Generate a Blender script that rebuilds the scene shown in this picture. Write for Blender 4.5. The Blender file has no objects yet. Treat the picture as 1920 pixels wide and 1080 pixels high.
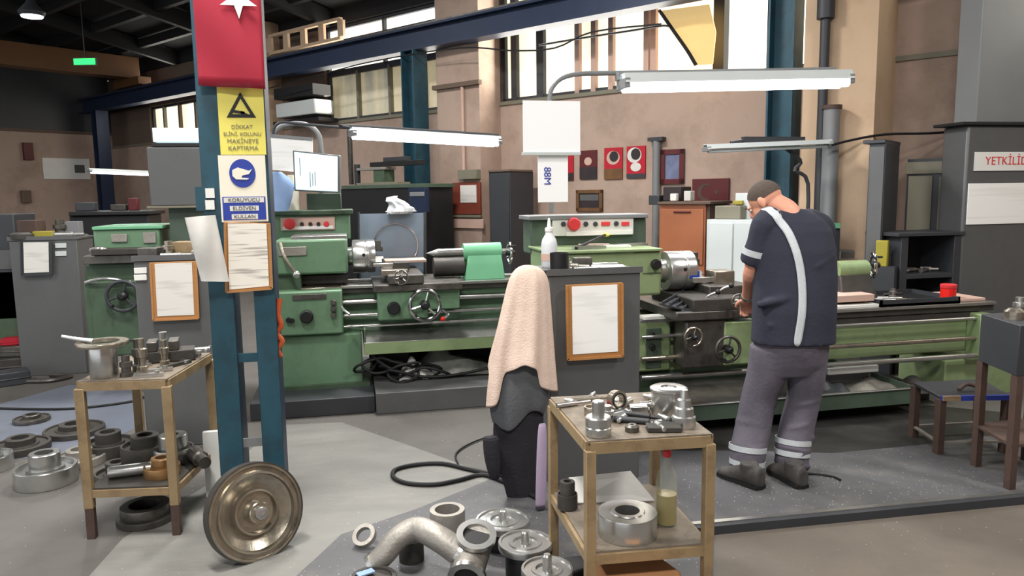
import bpy, bmesh, math, random
from mathutils import Vector, Matrix, Euler
R = math.radians
random.seed(7)
S = bpy.context.scene
COL = S.collection

# ------------------------------------------------------------------ camera
FPX, PITCH, YAW, ROLL = 1400.0, 7.17, 12.1, -0.8
CAMZ = 1.6
cd = bpy.data.cameras.new('camera'); cam = bpy.data.objects.new('camera', cd); COL.objects.link(cam)
cd.sensor_width = 36.0; cd.lens = 36.0 * FPX / 1920.0; cd.clip_start = 0.05; cd.clip_end = 200
CM = Matrix.Rotation(R(-YAW), 3, 'Z') @ Matrix.Rotation(R(90 - PITCH), 3, 'X') @ Matrix.Rotation(R(ROLL), 3, 'Z')
cam.matrix_world = Matrix.Translation((0, 0, CAMZ)) @ CM.to_4x4()
S.camera = cam

# ------------------------------------------------------------------ world, exposure
w = bpy.data.worlds.new('world'); S.world = w; w.use_nodes = True
bg = w.node_tree.nodes['Background']; bg.inputs[0].default_value = (0.93, 0.96, 1.0, 1); bg.inputs[1].default_value = 0.85
S.view_settings.view_transform = 'Standard'; S.view_settings.look = 'None'
S.view_settings.gamma = 1; S.view_settings.exposure = 0.6; S.view_settings.use_curve_mapping = False
try:
    S.cycles.max_bounces = 6; S.cycles.sample_clamp_indirect = 6; S.cycles.caustics_reflective = False; S.cycles.caustics_refractive = False
except Exception: pass

# ------------------------------------------------------------------ places in the hall
def ray(px, py): return CM @ Vector(((px - 960) / FPX, (540 - py) / FPX, -1.0))
def hit(px, py, n, k):
    d = ray(px, py); n = Vector(n); o = Vector((0, 0, CAMZ)); t = (k - n.dot(o)) / n.dot(d); return o + d * t
def atz(px, py, z): return hit(px, py, (0, 0, 1), z)
def aty(px, py, Y): return hit(px, py, (0, 1, 0), Y)
WA = R(-51.4); EX = Vector((math.cos(WA), math.sin(WA), 0)); EN = Vector((-math.sin(WA), math.cos(WA), 0))
def atk(px, py, k): return hit(px, py, EN, k)
def W(s, k, z): return EX * s + EN * k + Vector((0, 0, z))       # building frame: s along the window wall, k towards it
def ws(px, k, py=360): return atk(px, py, k).dot(EX)
def wz(px, py, k): return atk(px, py, k).z
YR = R(-YAW); VX = Vector((math.cos(YR), math.sin(YR), 0)); VY = Vector((-math.sin(YR), math.cos(YR), 0))
def atd(px, py, D): return hit(px, py, VY, D)

# ------------------------------------------------------------------ materials
MATS = {}
def rgb(h):
    h = h.lstrip('#'); v = [int(h[i:i + 2], 16) / 255 for i in (0, 2, 4)]
    return [c / 12.92 if c <= .04045 else ((c + .055) / 1.055) ** 2.4 for c in v] + [1]
def mat(name, c, rough=.6, metal=0.0, var=.12, scale=6.0, bump=0.0, dirt=None, dscale=3.0, damt=.5, alpha=None, trans=0.0, emit=None, es=0.0, sub=0.0, stretch=None, coords='Object'):
    m = bpy.data.materials.new(name); m.use_nodes = True; nt = m.node_tree; N = nt.nodes; L = nt.links
    b = N['Principled BSDF']; col = rgb(c) if isinstance(c, str) else list(c) + [1]
    tc = N.new('ShaderNodeTexCoord'); src = tc.outputs[coords]
    if stretch:
        mp = N.new('ShaderNodeMapping'); mp.inputs['Scale'].default_value = stretch; L.new(src, mp.inputs[0]); src = mp.outputs[0]
    nz = N.new('ShaderNodeTexNoise'); nz.inputs['Scale'].default_value = scale; nz.inputs['Detail'].default_value = 6; L.new(src, nz.inputs['Vector'])
    mr = N.new('ShaderNodeMapRange'); mr.inputs[1].default_value = .25; mr.inputs[2].default_value = .75
    mr.inputs[3].default_value = 1 - var; mr.inputs[4].default_value = 1 + var; L.new(nz.outputs[0], mr.inputs[0])
    mul = N.new('ShaderNodeVectorMath'); mul.operation = 'SCALE'; mul.inputs[0].default_value = col[:3]; L.new(mr.outputs[0], mul.inputs['Scale'])
    out = mul.outputs[0]
    if dirt:
        n2 = N.new('ShaderNodeTexNoise'); n2.inputs['Scale'].default_value = dscale; n2.inputs['Detail'].default_value = 8; n2.inputs['Roughness'].default_value = .7
        L.new(src, n2.inputs['Vector'])
        r2 = N.new('ShaderNodeMapRange'); r2.inputs[1].default_value = .48; r2.inputs[2].default_value = .68; r2.inputs[3].default_value = 0; r2.inputs[4].default_value = damt
        L.new(n2.outputs[0], r2.inputs[0])
        mx = N.new('ShaderNodeMix'); mx.data_type = 'RGBA'; L.new(r2.outputs[0], mx.inputs[0]); L.new(out, mx.inputs[6]); mx.inputs[7].default_value = rgb(dirt)
        out = mx.outputs[2]
    L.new(out, b.inputs['Base Color'])
    b.inputs['Roughness'].default_value = rough; b.inputs['Metallic'].default_value = metal
    if trans: b.inputs['Transmission Weight'].default_value = trans
    if alpha is not None: b.inputs['Alpha'].default_value = alpha
    if sub: b.inputs['Subsurface Weight'].default_value = sub; b.inputs['Subsurface Radius'].default_value = (.02, .008, .005)
    if emit: b.inputs['Emission Color'].default_value = rgb(emit); b.inputs['Emission Strength'].default_value = es
    if bump:
        bp = N.new('ShaderNodeBump'); bp.inputs['Strength'].default_value = bump; bp.inputs['Distance'].default_value = .01
        n3 = N.new('ShaderNodeTexNoise'); n3.inputs['Scale'].default_value = scale * 6; n3.inputs['Detail'].default_value = 5; L.new(src, n3.inputs['Vector'])
        L.new(n3.outputs[0], bp.inputs['Height']); L.new(bp.outputs[0], b.inputs['Normal'])
    MATS[name] = m; return m
mat('floor', '#5e5b57', .62, 0, .2, 1.2, .25, '#4d4a46', 2.2, .6)
mat('floor_light', '#7d7c77', .6, 0, .18, 2.5, .25, '#7c7a75', 3.5, .9, stretch=(1, 2.5, 1))
mat('floor_grey', '#545456', .5, 0, .12, 2, .2, '#6f6c68', 6, .5)
mat('floor_blue', '#6d7380', .35, 0, .1, 2, .1, '#55575c', 4, .5)
mat('floor_brown', '#645c53', .6, 0, .2, 2.2, .25, '#5a544d', 3, .7)
mat('plaster', '#b39c8d', .85, 0, .08, 1.2, .1, '#8b7667', .8, .7)
mat('plaster_cream', '#c9ad90', .85, 0, .08, 1.5, .1, '#a8896d', 1.3, .5)
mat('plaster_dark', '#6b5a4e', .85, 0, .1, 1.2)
mat('ceil', '#1b1b1e', .8, 0, .2, .7)
mat('truss', '#151517', .6, .2, .2, 2)
mat('redbeam', '#5a2320', .6, .2, .2, 2)
mat('navy', '#1e2c46', .5, .2, .12, 4)
mat('bluesteel', '#28505f', .5, .15, .15, 5, .05, '#2a2f36', 7, .6)
mat('cranebrown', '#5a3a1c', .6, .1, .15, 3)
mat('green', '#6d8f70', .42, .1, .1, 5, .04, '#4a5a47', 5, .4)
mat('green_light', '#8da074', .4, .1, .1, 5, .04, '#47583a', 5, .35)
mat('green_dark', '#4b5f4a', .5, .1, .15, 5, .04, '#26301f', 4, .6)
mat('green_mint', '#76b98e', .35, .1, .08, 5)
mat('green_grey', '#4c5c4e', .5, .1, .12, 5, 0, '#3a3f36', 4, .5)
mat('gray', '#5f6060', .45, .15, .06, 3, .02, '#4b4c4c', 3, .4)
mat('gray_light', '#7f8182', .5, .1, .05, 3)
mat('gray_dark', '#3a3c40', .5, .15, .1, 4)
mat('olive', '#7b7766', .6, 0, .06, 3)
mat('steel', '#c2c2bf', .28, .9, .12, 14, .04)
mat('steel_brushed', '#b0a797', .27, .85, .15, 10, .1, '#55514b', 8, .5)
mat('steel_dark', '#6a6762', .42, .8, .2, 10, .1, '#2c2926', 8, .6)
mat('cast', '#4b4844', .6, .55, .2, 12, .2)
mat('cast_pale', '#a39e96', .5, .6, .15, 12, .25)
mat('bronze', '#b08a5e', .35, .8, .15, 10)
mat('black', '#161618', .5, 0, .15, 6)
mat('rubber', '#121214', .65, 0, .1, 6)
mat('chrome', '#e6e6e6', .12, 1, .03, 5)
mat('tan', '#96805f', .55, .05, .12, 8, .06, '#5d4a35', 10, .55)
mat('rust', '#54423a', .7, .2, .2, 10, .1)
mat('wood', '#b07c48', .5, 0, .12, 8, .05, stretch=(1, 1, 12))
mat('orange_wood', '#a0613f', .5, 0, .1, 4)
mat('card', '#c58f62', .8, 0, .08, 5)
mat('red', '#b3142a', .7, 0, .06, 8)
mat('flag', '#a31f35', .8, 0, .05, 4)
mat('white', '#e9e8e2', .6, 0, .03, 5)
mat('whitecloth', '#d8d6d0', .8, 0, .05, 5, .1)
mat('plastic_white', '#d9dcde', .35, 0, .03, 5)
mat('yellow', '#efe26a', .5, 0, .03, 5)
mat('signblue', '#2a3f9c', .45, 0, .05, 5)
mat('signcream', '#f1ead6', .5, 0, .03, 5)
mat('signred', '#d8383c', .5, 0, .03, 5)
mat('inkblack', '#1c1a18', .6, 0, .03, 5)
mat('inkgrey', '#8b8568', .6, 0, .03, 5)
mat('redplastic', '#e0241c', .3, 0, .04, 5)
mat('darkred', '#571518', .5, 0, .1, 5)
mat('pink', '#c9a99a', .7, 0, .05, 5)
mat('towel', '#e6cdbc', .95, 0, .06, 20, .35, '#cbb3a2', 4, .5)
mat('worn_top', '#7d7264', .6, .1, .2, 14, .2, '#4a433b', 9, .7)
mat('jacket', '#5a5c5f', .9, 0, .12, 10, .3)
mat('blackcloth', '#26242a', .95, 0, .15, 10, .3)
mat('lilac', '#ad9bb2', .8, 0, .05, 10)
mat('shirt', '#2b2d3b', .9, 0, .1, 9, .25)
mat('trouser', '#65606b', .9, 0, .1, 8, .3, '#4d4952', 5, .4)
mat('reflect', '#c4c9cc', .5, .1, .08, 60, .2)
mat('skin', '#d99a80', .55, 0, .06, 12, .05, sub=.12)
mat('hair', '#554a42', .9, 0, .2, 60, .5)
mat('boot', '#3b3836', .7, 0, .2, 12, .2, '#6b6762', 8, .5)
mat('screen', '#c8e6ee', .3, 0, .05, 3, emit='#cfeef5', es=.6)
mat('tube', '#ffffff', .4, 0, 0, 3, emit='#f3f4ff', es=7)
mat('tube_far', '#ffffff', .4, 0, 0, 3, emit='#e9ebff', es=5)
mat('lampoff', '#c9cfcd', .3, 0, .03, 3)
mat('exit', '#18d040', .4, 0, 0, 3, emit='#16e04a', es=2.5)
mat('glow', '#ffffff', .4, 0, 0, 3, emit='#dfe9ff', es=14)
mat('oil', '#8a7412', .15, 0, .05, 5)
mat('clear', '#c9cdb8', .08, 0, 0, 5, alpha=.14)
mat('guard', '#8c9aa8', .15, 0, .12, 6, alpha=.72)
mat('polysheet', '#8d8f88', .35, 0, .35, 9, .3, '#3c3b36', 6, .6)
mat('bluecloth', '#8ba6cf', .8, 0, .12, 8)
mat('orange', '#c4572c', .6, 0, .1, 8)
mat('yellow_dark', '#9a8f2e', .6, 0, .08, 8)
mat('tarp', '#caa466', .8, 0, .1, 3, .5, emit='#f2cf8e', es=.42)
mat('posterblue', '#6c7391', .6, 0, .25, 9)
mat('posterdark', '#2c2225', .6, 0, .25, 9)
mat('posterbrown', '#6b4a2a', .6, 0, .2, 9)
mat('brownsign', '#7a3626', .7, 0, .1, 8)
# daylight through yellowed panes: each window a lit surface
def winmat(name, c1, c2, es, stretch, scale=1.2):
    m = mat(name, '#cfc8b0', .5); nt = m.node_tree; N = nt.nodes; L = nt.links; b = N['Principled BSDF']
    tc = N.new('ShaderNodeTexCoord'); mp = N.new('ShaderNodeMapping'); mp.inputs['Scale'].default_value = stretch
    nz = N.new('ShaderNodeTexNoise'); nz.inputs['Scale'].default_value = scale; nz.inputs['Detail'].default_value = 2
    cr = N.new('ShaderNodeValToRGB'); cr.color_ramp.elements[0].position = .38; cr.color_ramp.elements[0].color = rgb(c1)
    cr.color_ramp.elements[1].position = .6; cr.color_ramp.elements[1].color = rgb(c2)
    L.new(tc.outputs['Object'], mp.inputs[0]); L.new(mp.outputs[0], nz.inputs['Vector']); L.new(nz.outputs[0], cr.inputs[0])
    L.new(cr.outputs[0], b.inputs['Emission Color']); b.inputs['Emission Strength'].default_value = es
    b.inputs['Base Color'].default_value = (.3, .3, .28, 1); return m
winmat('pane', '#dccdb0', '#fff6dc', 1.05, (1, 1, .15))
winmat('pane_bright', '#fff4d6', '#ffffff', 1.6, (1, 1, .4))
winmat('pane_dim', '#6f6e60', '#b9a880', .36, (2.2, 2.2, .08), 1.6)
winmat('pane_olive', '#b5a983', '#c8bd9a', .62, (2, 2, .1))
def linepaper(name, base, ink, n, es=0):
    m = mat(name, base, .7); nt = m.node_tree; N = nt.nodes; L = nt.links; b = N['Principled BSDF']
    tc = N.new('ShaderNodeTexCoord'); mp = N.new('ShaderNodeMapping'); mp.inputs['Scale'].default_value = (.7, .7, n)
    nz = N.new('ShaderNodeTexNoise'); nz.inputs['Scale'].default_value = 1; nz.inputs['Detail'].default_value = 2
    cr = N.new('ShaderNodeValToRGB'); cr.color_ramp.elements[0].position = .36; cr.color_ramp.elements[0].color = rgb(ink)
    cr.color_ramp.elements[1].position = .46; cr.color_ramp.elements[1].color = rgb(base)
    L.new(tc.outputs['Generated'], mp.inputs[0]); L.new(mp.outputs[0], nz.inputs['Vector']); L.new(nz.outputs[0], cr.inputs[0])
    L.new(cr.outputs[0], b.inputs['Base Color']); return m
def specks(name, scale, thr, c='#d8d8d8'):
    nt = MATS[name].node_tree; N = nt.nodes; L = nt.links; b = N['Principled BSDF']; src = b.inputs['Base Color'].links[0].from_socket
    tc = N.new('ShaderNodeTexCoord'); v = N.new('ShaderNodeTexVoronoi'); v.inputs['Scale'].default_value = scale; L.new(tc.outputs['Object'], v.inputs['Vector'])
    n = N.new('ShaderNodeTexNoise'); n.inputs['Scale'].default_value = 1.3; n.inputs['Detail'].default_value = 3; L.new(tc.outputs['Object'], n.inputs['Vector'])
    m2 = N.new('ShaderNodeMath'); m2.operation = 'MULTIPLY'; L.new(n.outputs[0], m2.inputs[0]); m2.inputs[1].default_value = thr * 2
    lt = N.new('ShaderNodeMath'); lt.operation = 'LESS_THAN'; L.new(v.outputs['Distance'], lt.inputs[0]); L.new(m2.outputs[0], lt.inputs[1])
    mx = N.new('ShaderNodeMix'); mx.data_type = 'RGBA'; L.new(lt.outputs[0], mx.inputs[0]); L.new(src, mx.inputs[6]); mx.inputs[7].default_value = rgb(c); L.new(mx.outputs[2], b.inputs['Base Color'])
specks('floor_grey', 38, .085); specks('floor', 20, .06, '#b5b3ae'); specks('floor_brown', 22, .06, '#b5b3ae'); specks('floor_light', 22, .05, '#c9c8c3')
mat('floor_shade', '#2c2b29', .45, 0, .25, 3, .2, '#444240', 5, .5)
linepaper('formpaper', '#efe9dd', '#b5afa6', 26)
linepaper('notepaper', '#dfdcd6', '#d0ccc5', 12)
linepaper('whitesheet', '#fbfaf6', '#f2f1ec', 9)

# ------------------------------------------------------------------ mesh collector
def axm(p, axis):
    z = Vector(axis).normalized(); q = z.to_track_quat('Z', 'Y'); return Matrix.Translation(p) @ q.to_matrix().to_4x4()
class MB:
    def __init__(s): s.v = []; s.f = []; s.m = []; s.names = []
    def mi(s, m):
        if m not in s.names: s.names.append(m)
        return s.names.index(m)
    def add(s, vs, fs, m, M=None):
        b = len(s.v); i = s.mi(m)
        for v in vs:
            v = Vector(v); s.v.append(M @ v if M is not None else v)
        for f in fs: s.f.append([b + j for j in f]); s.m.append(i)
        return s
    def box(s, x0, x1, y0, y1, z0, z1, m, M=None):
        x0, x1 = sorted((x0, x1)); y0, y1 = sorted((y0, y1)); z0, z1 = sorted((z0, z1))
        vs = [(x, y, z) for z in (z0, z1) for y in (y0, y1) for x in (x0, x1)]
        return s.add(vs, [(0, 2, 3, 1), (4, 5, 7, 6), (0, 1, 5, 4), (2, 6, 7, 3), (0, 4, 6, 2), (1, 3, 7, 5)], m, M)
    def cbox(s, c, d, m, rz=0, rx=0, ry=0, M=None):
        T = Matrix.Translation(c) @ Euler((rx, ry, rz)).to_matrix().to_4x4()
        if M is not None: T = M @ T
        return s.box(-d[0] / 2, d[0] / 2, -d[1] / 2, d[1] / 2, -d[2] / 2, d[2] / 2, m, T)
    def bar(s, p0, p1, wd, ht, m):       # rectangular bar between two points
        p0 = Vector(p0); p1 = Vector(p1); d = p1 - p0; L = d.length; x = d.normalized()
        up = Vector((0, 0, 1)) if abs(x.z) < .9 else Vector((0, 1, 0))
        y = up.cross(x).normalized(); z = x.cross(y)
        T = Matrix.Translation(p0) @ Matrix((x, y, z)).transposed().to_4x4()
        return s.box(0, L, -wd / 2, wd / 2, -ht / 2, ht / 2, m, T)
    def rev(s, prof, m, p=(0, 0, 0), axis=(0, 0, 1), n=32, close=False):   # prof: (r, h)
        T = axm(p, axis); vs = []; fs = []
        for r, h in prof:
            for i in range(n):
                a = 2 * math.pi * i / n; vs.append((r * math.cos(a), r * math.sin(a), h))
        k = len(prof)
        for j in range(k - 1 + (1 if close else 0)):
            for i in range(n):
                a = j * n + i; b = j * n + (i + 1) % n; c = ((j + 1) % k) * n + (i + 1) % n; d = ((j + 1) % k) * n + i
                fs.append((a, b, c, d))
        if not close:
            fs.append(tuple(reversed(range(n)))); fs.append(tuple(range((k - 1) * n, k * n)))
        return s.add(vs, fs, m, T)
    def cyl(s, p0, p1, r, m, r2=None, n=20):
        p0 = Vector(p0); p1 = Vector(p1); return s.rev([(r, 0), (r if r2 is None else r2, (p1 - p0).length)], m, p0, p1 - p0, n)
    def ring(s, p, axis, ro, ri, h, m, n=32):
        return s.rev([(ri, 0), (ro, 0), (ro, h), (ri, h)], m, p, axis, n, close=True)
    def tor(s, p, axis, Rr, r, m, n=32, k=8):
        return s.rev([(Rr + r * math.cos(2 * math.pi * i / k), r * math.sin(2 * math.pi * i / k)) for i in range(k)], m, p, axis, n, close=True)
    def tube(s, pts, r, m, n=8, closed=False, smooth=3):
        P = [Vector(p) for p in pts]
        if smooth and len(P) > 2:
            Q = []; N_ = len(P); rng = range(N_ if closed else N_ - 1)
            for i in rng:
                p0 = P[(i - 1) % N_] if (closed or i > 0) else P[0]; p1 = P[i]; p2 = P[(i + 1) % N_]; p3 = P[(i + 2) % N_] if (closed or i + 2 < N_) else P[-1]
                for j in range(smooth + 1):
                    t = j / (smooth + 1)
                    Q.append(.5 * ((2 * p1) + (p2 - p0) * t + (2 * p0 - 5 * p1 + 4 * p2 - p3) * t * t + (3 * p1 - p0 - 3 * p2 + p3) * t ** 3))
            if not closed: Q.append(P[-1])
            P = Q
        rr = r if callable(r) else (lambda t: r)
        vs = []; fs = []; K = len(P); prev = None
        for i, p in enumerate(P):
            a = P[(i - 1) % K] if (closed or i > 0) else P[i]; b = P[(i + 1) % K] if (closed or i < K - 1) else P[i]
            t = (b - a).normalized() if (b - a).length > 1e-9 else Vector((0, 0, 1))
            if prev is None: u = t.orthogonal().normalized()
            else:
                u = prev - t * prev.dot(t); u = u.normalized() if u.length > 1e-6 else t.orthogonal().normalized()
            prev = u; v = t.cross(u); q = rr(i / max(1, K - 1))
            for j in range(n):
                an = 2 * math.pi * j / n; vs.append(p + u * (q * math.cos(an)) + v * (q * math.sin(an)))
        for i in range(K if closed else K - 1):
            for j in range(n):
                fs.append((i * n + j, i * n + (j + 1) % n, ((i + 1) % K) * n + (j + 1) % n, ((i + 1) % K) * n + j))
        if not closed: fs.append(tuple(reversed(range(n)))); fs.append(tuple(range((K - 1) * n, K * n)))
        return s.add(vs, fs, m)
    def ell(s, c, d, m, M=None, nu=16, nv=10):
        T = Matrix.Translation(c)
        if M is not None: T = T @ M.to_4x4()
        vs = [(0, 0, -d[2])]; fs = []
        for j in range(1, nv):
            p = -math.pi / 2 + math.pi * j / nv
            for i in range(nu):
                a = 2 * math.pi * i / nu; vs.append((d[0] * math.cos(p) * math.cos(a), d[1] * math.cos(p) * math.sin(a), d[2] * math.sin(p)))
        vs.append((0, 0, d[2])); top = len(vs) - 1
        for i in range(nu):
            fs.append((0, 1 + (i + 1) % nu, 1 + i)); fs.append((top, 1 + (nv - 2) * nu + i, 1 + (nv - 2) * nu + (i + 1) % nu))
            for j in range(nv - 2):
                a = 1 + j * nu; fs.append((a + i, a + (i + 1) % nu, a + nu + (i + 1) % nu, a + nu + i))
        return s.add(vs, fs, m, T)
    def prism(s, poly, p, ax, ay, depth, m):       # polygon in the plane (ax, ay) at p, pushed along ax x ay
        ax = Vector(ax).normalized(); ay = Vector(ay).normalized(); az = ax.cross(ay); p = Vector(p); n = len(poly)
        vs = [p + ax * a + ay * b for a, b in poly] + [p + ax * a + ay * b + az * depth for a, b in poly]
        fs = [tuple(reversed(range(n))), tuple(range(n, 2 * n))] + [(i, (i + 1) % n, n + (i + 1) % n, n + i) for i in range(n)]
        return s.add(vs, fs, m)
    def loft(s, rings, m, cap=True):
        n = len(rings[0]); vs = [v for r in rings for v in r]; fs = []
        for j in range(len(rings) - 1):
            for i in range(n): fs.append((j * n + i, j * n + (i + 1) % n, (j + 1) * n + (i + 1) % n, (j + 1) * n + i))
        if cap: fs.append(tuple(reversed(range(n)))); fs.append(tuple(range((len(rings) - 1) * n, len(rings) * n)))
        return s.add(vs, fs, m)
    def build(s, name, parent=None, org=None, bev=0.0, sharp=35, smooth=True):
        me = bpy.data.meshes.new(name)
        if org is None: org = ORG.get(parent.name, Vector((0, 0, 0))) if parent else Vector((0, 0, 0))
        me.from_pydata([v - org for v in s.v], [], s.f)
        for nm in s.names: me.materials.append(MATS[nm])
        me.polygons.foreach_set('material_index', s.m)
        bm = bmesh.new(); bm.from_mesh(me); bmesh.ops.recalc_face_normals(bm, faces=bm.faces); bm.to_mesh(me); bm.free()
        if smooth:
            me.polygons.foreach_set('use_smooth', [True] * len(me.polygons)); me.set_sharp_from_angle(angle=R(sharp))
        o = bpy.data.objects.new(name, me); COL.objects.link(o)
        if parent: o.parent = parent; ORG[o.name] = org
        else: o.location = org; ORG[o.name] = org
        if bev:
            b = o.modifiers.new('b', 'BEVEL'); b.width = bev; b.segments = 2; b.limit_method = 'ANGLE'; b.angle_limit = R(40)
        return o
ORG = {}
def tag(o, label, cat, group=None, kind=None):
    o['label'] = label; o['category'] = cat
    if group: o['group'] = group
    if kind: o['kind'] = kind
    return o
def thing(name, loc, label, cat, group=None):
    o = bpy.data.objects.new(name, None); COL.objects.link(o); o.location = loc; o.empty_display_size = .1
    ORG[o.name] = Vector(loc); return tag(o, label, cat, group)
def struct(o): o['kind'] = 'structure'; return o
def lab(o, l): o['label'] = l; return o
def dup(root, loc, rz=None, label=None, scale=None):
    r = root.copy(); COL.objects.link(r); r.location = loc
    if rz is not None: r.rotation_euler = (root.rotation_euler[0], root.rotation_euler[1], rz)
    if label: r['label'] = label
    if scale: r.scale = (scale,) * 3 if not isinstance(scale, tuple) else scale
    for ch in list(root.children):
        c = ch.copy(); COL.objects.link(c); c.parent = r
        for g in list(ch.children):
            d = g.copy(); COL.objects.link(d); d.parent = c
    return r
def text(body, p, size, ax, ay, m, name='lettering', parent=None, sx=1.0):
    cu = bpy.data.curves.new(name, 'FONT'); cu.body = body; cu.size = size; cu.align_x = 'CENTER'; cu.align_y = 'CENTER'; cu.extrude = .0008
    cu.materials.append(MATS[m]); o = bpy.data.objects.new(name, cu); COL.objects.link(o)
    ax = Vector(ax).normalized(); ay = Vector(ay).normalized(); az = ax.cross(ay)
    Mx = Matrix((ax, ay, az)).transposed().to_4x4() @ Matrix.Diagonal((sx, 1, 1, 1)); 
    org = ORG[parent.name] if parent else Vector((0, 0, 0))
    o.matrix_world = Matrix.Translation(Vector(p) - org) @ Mx
    me = bpy.data.meshes.new_from_object(o); me.name = name; mw = o.matrix_world.copy(); bpy.data.objects.remove(o); bpy.data.curves.remove(cu)
    o = bpy.data.objects.new(name, me); COL.objects.link(o); o.matrix_world = mw
    if not me.materials: me.materials.append(MATS[m])
    if parent: o.parent = parent
    return o
XA = Vector((1, 0, 0)); YA = Vector((0, 1, 0)); ZA = Vector((0, 0, 1))
def fb(x0, y0, x1, y1, Y, d):
    xm, ym = (x0 + x1) / 2, (y0 + y1) / 2
    return (aty(x0, ym, Y).x, aty(x1, ym, Y).x, Y, Y + d, aty(xm, y1, Y).z, aty(xm, y0, Y).z)

#@@SETTING
# ------------------------------------------------------------------ the hall
KW = 8.35; S0, S1 = -19.6, 7.0; SILL = 2.9; ROOF = 4.75; KB = -9.0
WM = Matrix((EX, EN, ZA)).transposed().to_4x4()
def wbox(mb, s0, s1, k0, k1, z0, z1, m): return mb.box(s0, s1, k0, k1, z0, z1, m, WM)
f = MB(); wbox(f, S0 - .3, S1, KB, KW + .3, -.2, 0, 'floor'); struct(f.build('floor'))
def patch(pts, z, m, name='floor'):
    P = [atz(x, y, 0) for x, y in pts]; b = MB(); n = len(P)
    b.add([(p.x, p.y, -.01) for p in P] + [(p.x, p.y, z) for p in P], [tuple(range(n, 2 * n))] + [(i, (i + 1) % n, n + (i + 1) % n, n + i) for i in range(n)], m)
    return struct(b.build(name, smooth=False))
patch([(430, 1200), (640, 1002), (780, 955), (905, 905), (1000, 862), (1180, 842), (1500, 830), (1925, 790), (2500, 760), (2500, 890), (1920, 935), (1342, 992), (1345, 1200)], .0015, 'floor_grey')
patch([(525, 797), (640, 792), (775, 838), (925, 893), (905, 906), (780, 956), (640, 1003), (425, 1200), (60, 1200), (230, 1010), (395, 905)], .001, 'floor_light')
patch([(-60, 775), (130, 722), (258, 728), (262, 800), (150, 850), (-60, 870)], .002, 'floor_blue')  # bluish reflection of the glossy floor put into the patch colour
patch([(1345, 1200), (1342, 1000), (1920, 945), (2500, 895), (2600, 1200)], .0018, 'floor_brown')
patch([(1190, 800), (1260, 790), (1500, 775), (1740, 760), (1900, 775), (1900, 812), (1720, 835), (1560, 850), (1400, 845), (1210, 845)], .0022, 'floor_shade')  # shade under the near lathe, painted as a dark floor patch
# walls
b = MB(); wbox(b, S0 - .3, S1, KW, KW + .3, 0, SILL, 'plaster'); struct(b.build('wall_back'))
b = MB(); wbox(b, S0 - .3, S0, KB, KW, 0, 3.2, 'plaster'); wbox(b, S0 - .3, S0, KB, KW, 3.2, 6.2, 'gray_dark'); wbox(b, S0, S0 + .06, KB, KW, 3.17, 3.23, 'plaster_dark'); struct(b.build('wall_left'))
b = MB(); wbox(b, S1, S1 + .3, KB, KW, 0, 6.2, 'plaster'); struct(b.build('wall_right'))
b = MB(); wbox(b, S0, S1, KW - .03, KW + .0, SILL - .05, SILL, 'olive'); struct(b.build('trim_1'))
b = MB()
for s0, s1 in ((S0, S1),): wbox(b, s0, s1, KW - .01, KW + .3, ROOF - .25, 6.2, 'ceil')
struct(b.build('wall_back'))
# ceiling: dark sheet rising from the window wall
b = MB()
vs = [W(S0, KW, ROOF), W(S1, KW, ROOF), W(S1, 1.0, 6.1), W(S0, 1.0, 6.1), W(S1, KB, 6.1), W(S0, KB, 6.1)]
vs += [v + Vector((0, 0, .12)) for v in vs]
b.add(vs, [(0, 1, 2, 3), (3, 2, 4, 5), (6, 7, 8, 9), (9, 8, 10, 11), (0, 1, 7, 6), (5, 4, 10, 11)], 'ceil'); struct(b.build('ceiling'))
def roofz(k): return ROOF + (6.1 - ROOF) * min(1, (KW - k) / (KW - 1.0))
for i, s in enumerate((-18.6, -16, -13.4, -10.7, -8.0, -5.4, -2.7, 0, 2.7)):
    b = MB(); P0 = W(s, KW - .1, roofz(KW) - .16); P1 = W(s, 1.0, roofz(1) - .16); b.bar(P0, P1, .12, .28, 'truss'); b.bar(P1, W(s, KB, 6.1 - .16), .12, .28, 'truss'); struct(b.build('beam'))
for i, k in enumerate((7.5, 6.6, 5.7, 4.7, 3.7, 2.7, 1.6, .4, -1.2)):
    b = MB(); z = roofz(k) - .1; wbox(b, S0, S1, k - .05, k + .05, z - .12, z + .05, 'redbeam' if i == 4 else 'truss'); struct(b.build('beam'))
# runway beam of the crane and its blue columns
KR = 7.75
b = MB(); wbox(b, S0, S1, KR - .12, KR + .12, 3.66, 3.69, 'navy'); wbox(b, S0, S1, KR - .12, KR + .12, 3.95, 3.98, 'navy'); wbox(b, S0, S1, KR - .02, KR + .02, 3.69, 3.95, 'navy'); wbox(b, S0, S1, KR - .03, KR + .03, 3.98, 4.03, 'steel_dark'); struct(b.build('beam'))
for s in (-18.75, -13.4, -8.12, -2.75, 2.6):
    b = MB(); m = 'navy' if s < -15 else 'bluesteel'
    wbox(b, s - .13, s - .11, KR - .14, KR + .14, .01, 3.66, m); wbox(b, s + .11, s + .13, KR - .14, KR + .14, .01, 3.66, m); wbox(b, s - .11, s + .11, KR - .01, KR + .01, .01, 3.66, m)
    wbox(b, s - .2, s + .2, KR - .2, KR + .2, 0, .02, m); struct(b.build('column'))
for s0, s1, kf, m in ((-13.15, -12.3, 8.0, 'plaster_cream'), (-7.82, -7.0, 7.9, 'plaster'), (-2.52, -1.86, 7.62, 'plaster_cream'), (2.9, 3.6, 7.62, 'plaster')):
    b = MB(); wbox(b, s0, s1, kf, KW + .02, 0, ROOF + .02, m); struct(b.build('column'))
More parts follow.
